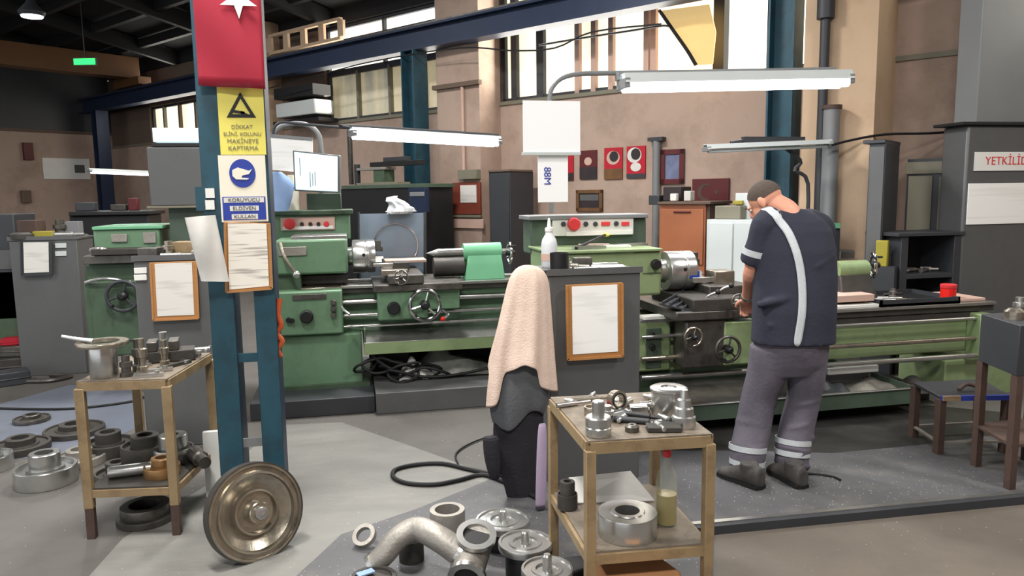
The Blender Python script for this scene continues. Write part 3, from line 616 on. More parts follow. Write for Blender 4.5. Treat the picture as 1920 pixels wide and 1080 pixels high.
knob(L1, 'selector_knob', 575, 593, 5.8, .05, 'black'); knob(L1, 'button', 541, 600, 5.8, .02, 'black', .03); knob(L1, 'button', 548, 601, 5.8, .018, 'black', .03)
for y in (566, 578, 590): knob(L1, 'selector_knob', 625, y, 5.8, .022, 'steel_dark', .05)
b = MB(); p = aty(640, 575, 5.75); b.tube([p, p + Vector((.02, -.05, -.02)), p + Vector((.06, -.08, -.05))], .01, 'steel'); b.build('lever', L1)
pb(L1, 'headstock', 516, 449, 652, 515, 5.92, .65, 'green', .02); pb(L1, 'badge', 522, 463, 575, 480, 5.91, .015, 'cast_pale', .004)
pb(L1, 'headstock_base', 516, 513, 565, 548, 5.95, .55, 'green_dark', .01); pb(L1, 'slot', 565, 516, 652, 532, 6.05, .4, 'cast', .004)
pb(L1, 'top_tray', 545, 442, 650, 449, 5.95, .55, 'steel', .004); pb(L1, 'rear_panel', 510, 402, 657, 450, 6.35, .25, 'green', .012); pb(L1, 'rear_lid', 506, 394, 662, 403, 6.3, .34, 'green_dark', .008)
dp = pb(L1, 'display_panel', 526, 407, 628, 432, 6.33, .02, 'pink', .004)
knob(dp, 'stop_button', 543, 420, 6.33, .045, 'signred', .03)
for i, x in enumerate((566, 582, 597)): knob(dp, 'button', x, 420, 6.33, .016, 'black', .02)
knob(dp, 'button', 612, 420, 6.33, .022, 'signred', .02); pb(dp, 'strip', 530, 424, 625, 430, 6.325, .01, 'white', .001)
b = MB(); b.tube([aty(525, 455, 5.88), aty(535, 485, 5.84), aty(556, 515, 5.8)], .014, 'steel_brushed'); p = aty(556, 515, 5.8); b.ell(p, (.03, .03, .03), 'steel'); b.build('lever', L1)
chuck(L1, 660, 703, 481, 6.2, .135)
# bed with ways, rods and rack
bx0, bx1 = aty(640, 560, Y1).x, aty(1100, 540, Y1).x; zt = aty(800, 531, Y1).z
b = MB(); b.box(bx0, bx1, Y1 + .02, Y1 + .5, zt - .06, zt - .02, 'cast'); b.box(bx0, bx1, Y1, Y1 + .08, zt - .02, zt + .004, 'steel'); b.box(bx0, bx1, Y1 + .42, Y1 + .5, zt - .02, zt + .004, 'steel')
b.box(aty(565, 540, Y1).x, bx0, Y1 - .02, Y1 + .45, zt - .06, zt, 'steel_brushed'); b.build('bed_way', L1, bev=.004)
b = MB(); zb = aty(900, 612, Y1).z; b.box(bx0, bx1, Y1 + .06, Y1 + .44, zb, zt - .06, 'green'); b.build('bed', L1, bev=.008)
b = MB(); b.box(bx0, bx1, Y1 + .02, Y1 + .06, aty(900, 562, Y1).z, aty(900, 552, Y1).z, 'cast'); b.build('rack', L1)
for y, r in ((556, .016), (580, .016), (600, .014)):
    b = MB(); z = aty(900, y, 5.9).z; b.cyl((bx0, 5.9, z), (bx1, 5.9, z), r, 'steel', n=12); b.build('feed_rod', L1)
# carriage
cg = pb(L1, 'apron', 708, 545, 803, 600, 5.74, .2, 'green', .015); pb(L1, 'apron', 800, 530, 862, 580, 5.78, .18, 'green', .01); pb(L1, 'saddle', 700, 532, 868, 546, 5.72, .7, 'steel_dark', .008)
pb(L1, 'cross_slide', 728, 516, 795, 533, 5.7, .8, 'steel_dark', .006); pb(L1, 'compound_slide', 715, 506, 765, 517, 5.85, .35, 'steel_brushed', .006); pb(L1, 'toolpost', 738, 492, 768, 507, 5.95, .14, 'cast', .006); pb(L1, 'tool_holder', 700, 494, 740, 500, 5.98, .04, 'steel', .003); pb(L1, 'coolant_tray', 722, 488, 800, 493, 6.25, .25, 'pink', .003)
wheel(L1, 797, 572, 5.66, .115); knob(L1, 'hub_cap', 738, 577, 5.74, .05, 'black', .06); wheel(L1, 752, 520, 5.62, .05)
b = MB(); b.cyl(aty(797, 572, 5.66), aty(797, 572, 5.75), .03, 'steel_dark'); b.build('wheel_shaft', L1)
b = MB(); p = aty(845, 588, 5.7); b.tube([aty(830, 582, 5.77), aty(840, 590, 5.72), aty(830, 598, 5.68)], .012, 'steel'); b.ell(aty(830, 598, 5.68), (.02, .02, .02), 'redplastic'); b.build('lever', L1)
# tailstock
p0 = aty(868, 473, 6.15); p1 = aty(938, 471, 6.15); zc = p0.z; b = MB(); b.cyl((p0.x, 6.15, zc), (p1.x, 6.15, zc), .075, 'green_mint', n=24); b.build('tailstock_barrel', L1)
b = MB(); ty0, ty1 = aty(870, 500, 6.05), aty(942, 500, 6.05); b.loft([[Vector((ty0.x, 6.02, zt)), Vector((ty1.x + .02, 6.02, zt)), Vector((ty1.x + .02, 6.3, zt)), Vector((ty0.x, 6.3, zt))], [Vector((ty0.x + .04, 6.08, zc - .02)), Vector((ty1.x, 6.08, zc - .02)), Vector((ty1.x, 6.22, zc - .02)), Vector((ty0.x + .04, 6.22, zc - .02))]], 'green_mint'); b.build('tailstock_base', L1, bev=.01)
b = MB(); b.cyl((aty(820, 473, 6.15).x, 6.15, zc), (p0.x, 6.15, zc), .035, 'steel', n=20); b.cyl((aty(800, 473, 6.15).x, 6.15, zc), (aty(820, 473, 6.15).x, 6.15, zc), .003, 'steel', .035, 16); b.build('quill', L1)
b = MB(); b.cyl((aty(812, 500, 6.15).x, 6.12, zt + .11), (aty(868, 500, 6.15).x, 6.12, zt + .11), .08, 'cast', n=20); b.build('steady', L1)
wheel(L1, 955, 474, 6.15, .085, axis=(1, 0, 0)); b = MB(); b.cyl((p1.x, 6.15, zc), (aty(955, 474, 6.15).x, 6.15, zc), .02, 'steel'); b.build('wheel_shaft', L1)
# guard
g = thing('splash_guard', aty(735, 520, 6.62), 'grey-blue see-through splash guard with drawn circle behind the chuck', 'guard')
b = MB(); b.box(*fb(674, 400, 796, 530, 6.6, .012), 'guard'); b.build('sheet', g); b = MB(); p = aty(742, 460, 6.59); b.tor(p, (0, 1, 0), .19, .006, 'chrome', 40, 6); b.build('ring_mark', g)
b = MB(); b.cyl(aty(672, 398, 6.6), aty(672, 600, 6.6), .012, 'gray_dark', n=8); b.build('post', g); b = MB(); b.cyl(aty(797, 398, 6.6), aty(797, 600, 6.6), .012, 'gray_dark', n=8); b.build('post', g)
b = MB(); c = aty(748, 392, 6.56); 
c = aty(748, 401, 6.55); rings = []
for j, (z, w_) in enumerate(((0, .09), (.02, .12), (.05, .1), (.08, .075), (.11, .07), (.14, .04), (.155, .015))):
    rings.append([c + Vector((w_ * math.cos(a) * (1 + .22 * math.sin(5 * a + j * 2)) + .012 * j * math.sin(j), w_ * .6 * math.sin(a) * (1 + .3 * math.sin(7 * a + j)), z)) for a in [2 * math.pi * k / 28 for k in range(28)]])
b.loft(rings, 'plastic_white')
tag(b.build('plastic_bag', org=c, sharp=20), 'crumpled clear plastic bag on top of splash guard', 'bag')
# chip tray
b = MB(); x0, x1 = aty(683, 650, 5.72).x, aty(1100, 645, 5.72).x; z0, z1 = aty(800, 658, 5.72).z, aty(800, 636, 5.72).z
b.box(x0, x1, 5.7, 5.715, z0, z1, 'green_light'); b.box(x0, x0 + .015, 5.715, 6.7, z0, z1 + .1, 'green_dark'); b.box(x0, x1, 6.69, 6.7, z0, z1 + .12, 'green_dark'); b.box(x0 + .015, x1, 5.715, 6.69, z0, z0 + .01, 'steel_brushed')
b.add([(x0, 5.7, z1), (x1, 5.7, z1), (x1, 6.2, z1 + .11), (x0, 6.2, z1 + .11), (x0, 5.7, z1 - .006), (x1, 5.7, z1 - .006), (x1, 6.2, z1 + .104), (x0, 6.2, z1 + .104)], [(0, 1, 2, 3), (7, 6, 5, 4), (0, 4, 5, 1), (3, 2, 6, 7)], 'steel')
b.build('chip_tray', L1, bev=.002)
b = MB(); b.box(aty(1010, 600, Y1).x, aty(1100, 600, Y1).x, 5.9, 6.6, .16, zb, 'green'); b.build('pedestal', L1, bev=.01)
b = MB(); b.box(aty(690, 600, 6.4).x, aty(1000, 600, 6.4).x, 6.5, 6.52, .16, z0, 'black'); b.build('back_plate', L1)
# under the far lathe
def coil(name, pts, r, m, label, cat='cable', sm=3, closed=False, parent=None):
    b = MB(); b.tube(pts, r, m, n=8, smooth=sm, closed=closed); return tag(b.build(name, org=Vector(pts[0])), label, cat)
pts = []
for i in range(46):
    a = i * .75; rr = .16 + .07 * math.sin(i * 1.7); c = aty(705 + i * 2.2, 700, 5.75); pts.append((c.x + rr * math.cos(a), 5.8 + rr * .45 * math.sin(a), .18 + .05 * math.sin(i * 1.3) + .1 * math.exp(-((i - 8) / 9) ** 2) + .03))
coil('cable_tangle', pts, .011, 'rubber', 'tangle of black cables on the plinth under the far lathe')
pts = [aty(x, y, 5.75) for x, y in ((690, 640), (700, 668), (730, 690), (775, 704), (820, 708), (870, 700), (915, 690))]
for p in pts: p.z = max(p.z, .18)
coil('hanging_cable', pts, .012, 'rubber', 'black cable drooping from the chip tray end')
def heap(name, c, sz, m, label, cat, seed=1, n=18, org=None):
    rnd = random.Random(seed); b = MB(); N = 14; M_ = 9; vs = []; fs = []
    for j in range(M_ + 1):
        for i in range(N + 1):
            u, v = i / N * 2 - 1, j / M_ * 2 - 1; d = max(0, 1 - u * u) * max(0, 1 - v * v)
            h = d * (.55 + .45 * math.sin(u * 5 + seed) * math.cos(v * 4 + seed * 2)) + rnd.uniform(0, .3) * d
            vs.append((c[0] + u * sz[0], c[1] + v * sz[1], c[2] + max(0, h) * sz[2]))
    for j in range(M_):
        for i in range(N): a = j * (N + 1) + i; fs.append((a, a + 1, a + N + 2, a + N + 1))
    b.add(vs, fs, m); o = b.build(name, org=Vector(c)); sm = o.modifiers.new('s', 'SOLIDIFY'); sm.thickness = .008; sb = o.modifiers.new('d', 'SUBSURF'); sb.levels = 1; sb.render_levels = 1
    return tag(o, label, cat)
c = aty(842, 700, 5.95); heap('plastic_sheeting', (c.x, 6.0, .165), (.36, .22, .2), 'polysheet', 'crumpled dull plastic sheeting under the far chip tray', 'sheeting', 3)
c = aty(775, 690, 5.8); heap('white_rag', (c.x, 5.85, .17), (.12, .1, .18), 'whitecloth', 'small white rag among black cables under the far lathe', 'rag', 5)
c = aty(745, 700, 5.95); b = MB(); b.cbox((c.x, 6.05, .26), (.2, .2, .19), 'black'); tag(b.build('black_box', org=Vector((c.x, 6.05, .165)), bev=.01), 'black box behind the white rag under the far lathe', 'box')
# screen, its paper and the blue things at the far lathe
t = thing('display_screen', aty(592, 360, 6.2), 'bright tilted screen on arm above the far lathe', 'screen')
q = [aty(551, 284, 6.22), aty(634, 293, 6.12), aty(634, 360, 6.12), aty(554, 356, 6.22)]; nrm = (q[1] - q[0]).cross(q[3] - q[0]).normalized()
if nrm.y > 0: nrm = -nrm
def slab(mb, q, d, m): mb.add(list(q) + [p + d for p in q], [(0, 1, 2, 3), (7, 6, 5, 4), (0, 4, 5, 1), (1, 5, 6, 2), (2, 6, 7, 3), (3, 7, 4, 0)], m); return mb
def insetq(q, a):
    c = sum(q, Vector()) / 4; return [c + (p - c) * (1 - a) for p in q]
b = MB(); slab(b, [p for p in insetq(q, -.06)], -nrm * .05, 'gray'); b.build('casing', t, bev=.006); b = MB(); slab(b, [p + nrm * .004 for p in insetq(q, .02)], -nrm * .003, 'screen'); b.build('glass', t)
b = MB(); cc = sum(q, Vector()) / 4 + nrm * .006; u = (q[1] - q[0]).normalized(); vv = (q[0] - q[3]).normalized()
for k, (a, e, h) in enumerate(((-.13, .03, .14), (-.05, -.06, .12), (-.03, -.06, .1), (-.01, -.05, .11))): b.cbox((0, 0, 0), (.006, h, .001), 'gray_light', M=Matrix.Translation(cc + u * a + vv * e) @ Matrix((u, vv, u.cross(vv))).transposed().to_4x4())
b.build('screen_print', t)
b = MB(); b.tube([aty(600, 330, 6.3), aty(604, 345, 6.45), aty(604, 400, 6.48)], .02, 'gray_light'); b.build('stand_arm', t)
t = thing('paper_sheet', atd(545, 320, 6.55), 'pale sheet of paper hanging behind the bright screen', 'paper'); b = MB(); q = [atd(503, 255, 6.2), atd(586, 262, 6.25), atd(586, 325, 6.25), atd(503, 318, 6.2)]; slab(b, q, VY * .01, 'whitesheet'); b.build('sheet', t); b = MB(); slab(b, [atd(505, 251, 6.19), atd(586, 258, 6.24), atd(586, 263, 6.24), atd(505, 256, 6.19)], VY * .02, 'gray_light'); b.build('clip_rail', t)
b = MB(); c = aty(520, 370, 6.1); rings = []
for i, (y, wd) in enumerate(((322, .03), (335, .09), (350, .12), (370, .11), (390, .1), (396, .1))):
    cz = aty(519, y, 6.15); rings.append([Vector((cz.x + wd * math.cos(a) * (1 + .15 * math.sin(3 * a + i)), 6.15 + .06 * math.sin(a), cz.z)) for a in [2 * math.pi * k / 20 for k in range(20)]])
b.loft(rings, 'bluecloth'); tag(b.build('blue_cloth', org=c), 'pale blue cloth bundle beside the sign post, on the far lathe', 'cloth')
t = thing('pale_canister', aty(552, 395, 6.75), 'cream canister partly hidden by the bright screen', 'canister'); b = MB(); p = aty(548, 396, 6.4); b.cyl((p.x, 6.45, aty(548, 395, 6.45).z), (p.x, 6.45, aty(548, 345, 6.45).z), .055, 'signcream'); b.build('body', t); b = MB(); b.cyl((p.x, 6.45, aty(548, 345, 6.45).z), (p.x, 6.45, aty(548, 328, 6.45).z), .03, 'signcream'); b.build('neck', t)
pb(thing('black_box', aty(600, 395, 6.4), 'olive-grey box on the far lathe under the bright screen', 'box'), 'body', 575, 362, 640, 394, 6.42, .15, 'green_grey', .006)

# ---- near lathe
Y2 = 4.72
L2 = thing('lathe', (2.5, Y2, 0), 'long light green lathe that the worker bends over', 'lathe')
pb(L2, 'rear_panel', 995, 410, 1212, 474, 5.3, .25, 'green_grey', .012); pb(L2, 'rear_lid', 992, 403, 1216, 411, 5.26, .34, 'gray_light', .005)
dp = pb(L2, 'display_panel', 1036, 409, 1188, 441, 5.27, .04, 'whitecloth', .004); knob(dp, 'stop_button', 1075, 420, 5.27, .048, 'signred', .04)
for x in (1056, 1098, 1116): knob(dp, 'button', x, 420, 5.27, .018, 'gray_dark', .02)
pb(dp, 'red_label', 1128, 416, 1144, 423, 5.26, .012, 'signred', .001); pb(dp, 'red_label', 1166, 416, 1180, 423, 5.26, .012, 'signred', .001); knob(dp, 'button', 1155, 419, 5.27, .018, 'gray_dark', .02); pb(dp, 'strip', 1062, 433, 1186, 441, 5.26, .012, 'white', .001)
pb(L2, 'headstock', 1034, 473, 1241, 558, 4.75, .6, 'green_light', .02); pb(L2, 'headstock_lid', 1032, 469, 1243, 474, 4.73, .63, 'green_light', .004)
knob(L2, 'selector_knob', 1228, 495, 4.75, .035, 'black'); pb(L2, 'seam', 1206, 511, 1240, 513, 4.745, .01, 'green_dark', .001)
pb(L2, 'gearbox', 1100, 605, 1258, 700, 4.72, .55, 'green_light', .015); pb(L2, 'gearbox_plate', 1212, 616, 1240, 690, 4.71, .02, 'green_grey', .003)
for y in (628, 650, 672): knob(L2, 'button', 1222, y, 4.71, .02, 'black', .03)
pb(L2, 'pedestal', 1080, 700, 1262, 782, 4.78, .55, 'green_dark', .01)
chuck(L2, 1244, 1294, 508, 5.0, .142)
zt = aty(1600, 579, Y2).z; x0, x1 = aty(1200, 590, Y2).x, aty(1868, 570, Y2).x
b = MB(); b.box(x0, x1, Y2, Y2 + .09, zt - .025, zt, 'steel'); b.box(x0, x1, Y2 + .42, Y2 + .5, zt - .025, zt, 'steel'); b.box(x0, x1, Y2 + .02, Y2 + .48, zt - .07, zt - .025, 'cast'); b.build('bed_way', L2, bev=.004)
zb = aty(1650, 672, Y2).z; b = MB(); b.box(x0, aty(1840, 640, Y2).x, Y2 + .06, Y2 + .44, zb, zt - .07, 'green_light'); b.build('bed', L2, bev=.01)
b = MB(); b.box(x0, aty(1840, 640, Y2).x, Y2 + .03, Y2 + .06, zt - .12, zt - .075, 'cast'); b.build('rack', L2)
for y, r, m in ((607, .013, 'steel'), (645, .018, 'steel_brushed'), (678, .02, 'steel')):
    b = MB(); z = aty(1650, y, Y2 - .03).z; b.cyl((x0, Y2 - .03, z), (aty(1830, y, Y2).x, Y2 - .03, z), r, m, n=14); b.build('feed_rod', L2)
b = MB(); b.box(aty(1820, 660, Y2).x, aty(1845, 660, Y2).x, Y2 - .08, Y2 + .06, zb - .02, zt - .08, 'green_light'); b.build('rod_bracket', L2, bev=.01)
# carriage before the worker
pb(L2, 'saddle', 1268, 582, 1420, 600, 4.5, .75, 'steel_dark', .01); pb(L2, 'apron', 1285, 600, 1362, 690, 4.53, .2, 'steel_dark', .015); pb(L2, 'apron', 1358, 602, 1422, 684, 4.52, .2, 'green_light', .012); pb(L2, 'cross_slide', 1300, 560, 1400, 584, 4.5, .7, 'cast', .008)
pb(L2, 'compound_slide', 1330, 535, 1412, 560, 4.7, .35, 'steel_dark', .008); pb(L2, 'toolpost', 1340, 508, 1378, 536, 4.8, .14, 'steel_brushed', .008); pb(L2, 'tool_holder', 1300, 520, 1342, 530, 4.84, .04, 'steel', .003); pb(L2, 'blue_holder', 1293, 508, 1312, 522, 4.86, .05, 'signblue', .004)
wheel(L2, 1365, 655, 4.42, .085, 'steel_dark'); wheel(L2, 1300, 632, 4.44, .06, 'steel_brushed'); wheel(L2, 1385, 566, 4.42, .05, 'steel_dark', 'steel')
for x, y in ((1320, 560), (1345, 548), (1400, 545)):
    b = MB(); p = aty(x, y, 4.6); b.tube([p + ZA * -.03, p + Vector((.02, -.02, .02)), p + Vector((.07, -.06, .05))], .008, 'steel'); b.ell(p + Vector((.07, -.06, .05)), (.018,) * 3, 'black'); b.build('lever', L2)
b = MB(); b.cyl(aty(1365, 655, 4.42), aty(1365, 655, 4.53), .025, 'steel_dark'); b.build('wheel_shaft', L2); b = MB(); b.cyl(aty(1300, 632, 4.44), aty(1300, 632, 4.53), .02, 'steel_dark'); b.build('wheel_shaft', L2)
# tailstock
zc = aty(1600, 505, 5.0).z; b = MB(); xa, xb = aty(1566, 505, 5.0).x, aty(1622, 505, 5.0).x; b.cyl((xa, 5.0, zc), (xb, 5.0, zc), .07, 'green_light'); b.build('tailstock_barrel', L2)
b = MB(); b.loft([[Vector((xa - .02, 4.86, zt)), Vector((xb + .04, 4.86, zt)), Vector((xb + .04, 5.14, zt)), Vector((xa - .02, 5.14, zt))], [Vector((xa, 4.94, zc - .03)), Vector((xb, 4.94, zc - .03)), Vector((xb, 5.06, zc - .03)), Vector((xa, 5.06, zc - .03))]], 'cast'); b.build('tailstock_base', L2, bev=.01)
wheel(L2, 1637, 497, 5.0, .095, axis=(1, -.5, 0)); b = MB(); b.cyl((xb, 5.0, zc), aty(1637, 497, 5.0), .02, 'steel'); b.build('wheel_shaft', L2); pb(L2, 'clamp_block', 1570, 553, 1640, 566, 4.75, .3, 'pink', .005)
# chip tray and legs
x0, x1 = aty(1262, 750, 4.45).x, aty(1722, 740, 4.45).x; z0, z1 = aty(1600, 764, 4.45).z, aty(1600, 736, 4.45).z
b = MB(); b.box(x0, x1, 4.43, 4.445, z0, z1, 'green_grey'); b.box(x0, x1, 4.42, 4.45, z1, z1 + .008, 'steel'); b.box(x0, x1, 5.4, 5.415, z0, z1 + .15, 'green_grey'); b.box(x0, x1, 4.445, 5.4, z0, z0 + .01, 'steel_dark'); b.box(x0, x0 + .01, 4.445, 5.4, z0, z1, 'green_grey'); b.box(x1 - .01, x1, 4.445, 5.4, z0, z1, 'green_grey'); b.build('chip_tray', L2, bev=.002)
pb(L2, 'pedestal', 1770, 672, 1895, 792, 4.78, .5, 'green_light', .012)
b = MB(); b.box(x0 + .2, aty(1730, 800, 4.8).x, 4.75, 5.3, .0, z0, 'black'); b.build('shade_block', L2)  # black block stands for the shade beneath the lathe
# reflection under the bed built as a white box, then swarf in that tray
c = aty(1600, 690, 4.75); b = MB(); b.cbox((c.x, 4.8, c.z - .015), (.42, .12, .05), 'white'); b.cbox((c.x, 4.86, c.z - .06), (.44, .04, .14), 'gray'); o = b.build('bed_reflection', org=c, bev=.006); tag(o, 'white reflection built as bar under the lathe bed behind worker', 'bar')
for i, (x, y, sx, sz, m, l) in enumerate(((1560, 712, .16, .13, 'gray_dark', 'dark lump of swarf beside worker trouser leg under the bed'), (1640, 716, .25, .1, 'cast_pale', 'pale heap of metal swarf under the lathe bed'), (1720, 712, .14, .09, 'cast', 'dark swarf heap at the right end of chip tray'))):
    c = aty(x, 736, 4.7); heap('swarf_heap', (c.x, 4.75, z0 + .012), (sx, .18, sz), m, l, 'swarf', i + 9)['kind'] = 'thing'
#@@POST
# ------------------------------------------------------------------ blue post with its signs
DP = 3.62
pc = atz(467, 985, 0); PX, PY = pc.x, pc.y + .1
def pw(x, y, off=0): return aty(x, y, PY + off)
xl0, xl1, xr0, xr1 = pw(401, 700).x, pw(447, 700).x, pw(484, 700).x, pw(524, 700).x
t = thing('steel_post', (PX, PY, 0), 'blue built-up steel post carrying the flag and signs', 'post')
for nm, a, c in (('channel', xl0, xl1), ('channel', xr0, xr1)):
    b = MB(); b.box(a, c, PY, PY + .012, 0, 6.0, 'bluesteel'); b.box(a, a + .012, PY + .012, PY + .2, 0, 6.0, 'bluesteel'); b.box(c - .012, c, PY + .012, PY + .2, 0, 6.0, 'navy'); b.build(nm, t, bev=.003)
for y in (672, 832): 
    z = pw(465, y).z; b = MB(); b.box(xl1 - .01, xr0 + .01, PY + .015, PY + .025, z - .022, z + .022, 'gray_light' if y > 700 else 'bluesteel'); b.build('batten', t)
for z in (.1, 2.4, 3.2): b = MB(); b.box(xl1 - .01, xr0 + .01, PY + .015, PY + .025, z - .022, z + .022, 'bluesteel'); b.build('batten', t)
b = MB(); b.box(xl0 - .03, xr1 + .01, PY - .03, PY + .22, 0, .015, 'cast'); b.build('base_plate', t)
def signplate(name, x0, y0, x1, y1, m, label, cat, off=-.012, th=.008):
    a, c = pw((x0), (y0 + y1) / 2, off), pw(x1, (y0 + y1) / 2, off); z0, z1 = pw((x0 + x1) / 2, y1, off).z, pw((x0 + x1) / 2, y0, off).z
    t = thing(name, ((a.x + c.x) / 2, PY + off, (z0 + z1) / 2), label, cat); b = MB(); b.box(a.x, c.x, PY + off, PY + off + th, z0, z1, m); b.build('plate', t); return t, a.x, c.x, z0, z1, PY + off
t, x0, x1, z0, z1, yy = signplate('warning_sign', 410, 163, 496, 290, 'yellow', 'yellow warning sign with black triangle on the blue post', 'sign')
xm = (x0 + x1) / 2; H = z1 - z0; wd = x1 - x0
b = MB(); tri = lambda r: [(-r, -r * .62), (r, -r * .62), (0, r * 1.15)]
P, Q = tri(wd * .32), tri(wd * .2); c0 = Vector((xm, yy - .001, z0 + H * .68))
for i in range(3):
    j = (i + 1) % 3; b.prism([P[i], P[j], Q[j], Q[i]], c0, XA, ZA, .002, 'inkblack')
b.build('triangle', t)
b = MB(); b.cbox((xm - .01, yy - .003, z0 + H * .63), (.05, .003, .012), 'inkblack', ry=.15); b.cbox((xm + .012, yy - .003, z0 + H * .61), (.03, .003, .012), 'inkblack', ry=.5); b.build('pictogram', t)
for i, (s_, sz) in enumerate((('DİKKAT', .026), ('ELİNİ, KOLUNU', .0235), ('MAKİNEYE', .029), ('KAPTIRMA', .029))): text(s_, (xm, yy - .002, z0 + H * (.41 - .105 * i)), sz, XA, ZA, 'inkgrey', parent=t)
t, x0, x1, z0, z1, yy = signplate('safety_sign', 412, 291, 500, 416, 'signcream', 'cream and blue safety sign with round blue mark below yellow sign', 'sign')
xm = (x0 + x1) / 2; H = z1 - z0; wd = x1 - x0
b = MB(); r = wd * .3; c0 = Vector((xm, yy - .001, z0 + H * .73)); b.prism([(r * .93 * math.cos(2 * math.pi * i / 32), r * 1.05 * math.sin(2 * math.pi * i / 32)) for i in range(32)], c0, XA, ZA, .002, 'signblue'); b.build('disc', t)
b = MB(); b.prism([(-.045, .015), (-.02, .028), (.03, .012), (.045, .02), (.03, -.004), (0, -.01), (-.005, -.02), (.03, -.024), (.02, -.03), (-.03, -.028), (-.045, -.012)], c0 - YA * .003, XA, ZA, .002, 'signcream'); b.build('pictogram', t)
b = MB(); b.box(x0 + wd * .04, x1 - wd * .04, yy - .002, yy + .001, z0 + H * .03, z0 + H * .38, 'signblue'); b.build('band', t)
for i, (s_, w_) in enumerate((('KORUYUCU', .86), ('ELDİVEN', .62), ('KULLAN', .56))):
    z = z0 + H * (.33 - .125 * i); b = MB(); b.box(xm - wd * w_ / 2, xm + wd * w_ / 2, yy - .003, yy - .001, z - .012, z + .012, 'whitecloth'); b.build('strip', t); text(s_, (xm, yy - .004, z), .024, XA, ZA, 'gray', parent=t, sx=1.1)
def clipboard(name, q, label, paper='formpaper', frame='wood', inset=.1, clip=False, d=None):
    """q: four corners tl tr br bl; wooden backing with sheet"""
    n_ = (q[1] - q[0]).cross(q[3] - q[0]).normalized(); 
    if n_.y > 0: n_ = -n_
    t = thing(name, sum(q, Vector()) / 4, label, 'clipboard'); c = sum(q, Vector()) / 4
    b = MB(); slab(b, [p + n_ * .012 for p in q], -n_ * .011, frame); b.build('board', t, bev=.002)
    u, v = (q[1] - q[0]) , (q[3] - q[0]); W_, H_ = u.length, v.length; u.normalize(); v.normalize(); g = min(W_, H_) * inset
    top = g * .3
    pq = [q[0] + u * g + v * top, q[1] - u * g + v * top, q[2] - u * g - v * g, q[3] + u * g - v * g]
    b = MB(); slab(b, [p + n_ * .016 for p in pq], -n_ * .003, paper); b.build('paper', t)
    b = MB(); e = .006
    for a, c2, i in ((q[0], q[3], 0), (q[1], q[2], 0), (q[3], q[2], 0)): b.bar(a + n_ * .014 + (c - a) * .02, c2 + n_ * .014 + (c - c2) * .02, .012, .012, frame)
    b.build('rim', t); return t
clipboard('clipboard', [pw(422, 416, -.02), pw(506, 418, -.02), pw(511, 541, -.02), pw(425, 548, -.02)], 'wood-framed clipboard with lined form on the blue post', inset=.07)
# flag hung down the post
t = thing('hanging_flag', pw(430, 80, -.06), 'red flag with white star and crescent hanging down the blue post', 'flag')
fx0, fx1 = pw(367, 80, -.06).x, pw(493, 80, -.06).x; fz0, fz1 = pw(430, 161, -.06).z, 3.55
b = MB(); vs = []; fs = []; NX, NZ = 16, 30
for j in range(NZ + 1):
    for i in range(NX + 1):
        u, v = i / NX, j / NZ; x = fx0 + (fx1 - fx0) * u; z = fz0 + (fz1 - fz0) * v - .012 * u * (1 - v)
        vs.append((x, PY - .06 + .007 * math.sin(u * 7 + v * 3) + .006 * math.sin(v * 17 + u * 4), z))
for j in range(NZ):
    for i in range(NX): a = j * (NX + 1) + i; fs.append((a, a + 1, a + NX + 2, a + NX + 1))
b.add(vs, fs, 'flag'); o = b.build('cloth', t); s_ = o.modifiers.new('s', 'SOLIDIFY'); s_.thickness = .004
b = MB(); c0 = Vector((pw(446, 2, -.09).x, PY - .078, pw(446, -2, -.09).z)); b.prism(star_poly(.085, R(-90)), c0, XA, ZA, .003, 'white'); b.build('star', t)
b = MB(); strip_pairs(b, .17, .135, .045, c0 + Vector((-.01, 0, .27)), ZA * -1, XA, .003, 'white'); b.build('crescent', t)
b = MB(); b.cyl((fx0 - .02, PY - .06, fz1), (fx1 + .02, PY - .06, fz1), .01, 'steel_dark', n=10); b.build('rod', t)
# rolled white sheet leaning on the left channel
t = thing('white_bag', pw(390, 470, -.1), 'white paper bag hanging askew beside the clipboard on the post', 'bag')
b = MB(); q = [pw(346, 408, -.13), pw(404, 403, -.09), pw(430, 528, -.09), pw(377, 527, -.13)]
N = 10; rings = []
for j in range(N + 1):
    v = j / N; a = q[0].lerp(q[3], v); c = q[1].lerp(q[2], v); m_ = (a + c) / 2; h = (c - a).length / 2; u = (c - a).normalized()
    dd = .035 * (.4 + .6 * math.sin(math.pi * min(1, v + .15)))
    rings.append([m_ + u * (h * math.cos(t_)) + YA * (dd * math.sin(t_) * (1 + .25 * math.sin(4 * t_ + v * 5))) for t_ in [2 * math.pi * k / 24 for k in range(24)]])
b.loft(rings, 'whitecloth'); b.build('bag', t)
t = thing('label_plate', pw(396, 375, -.01), 'two small white labels on side of the blue post above white bag', 'label')
for y in (362, 384): b = MB(); b.box(*fb(385, y - 9, 402, y + 9, PY - .015, .008), 'white'); b.build('plate', t)
b = MB(); b.box(xl0 - .03, xl0 + .02, PY - .006, PY + .0, pw(395, 395).z, pw(395, 350).z, 'bluesteel'); b.build('bracket', t)
# orange cord at right channel
pts = [pw(524, 560, .05), pw(521, 590, .04), pw(527, 610, .04), pw(519, 625, .04), pw(529, 640, .04), pw(520, 655, .04), pw(526, 668, .05)]
coil('orange_cord', pts, .014, 'orange', 'short orange cord hung behind right side of blue post', 'cord')

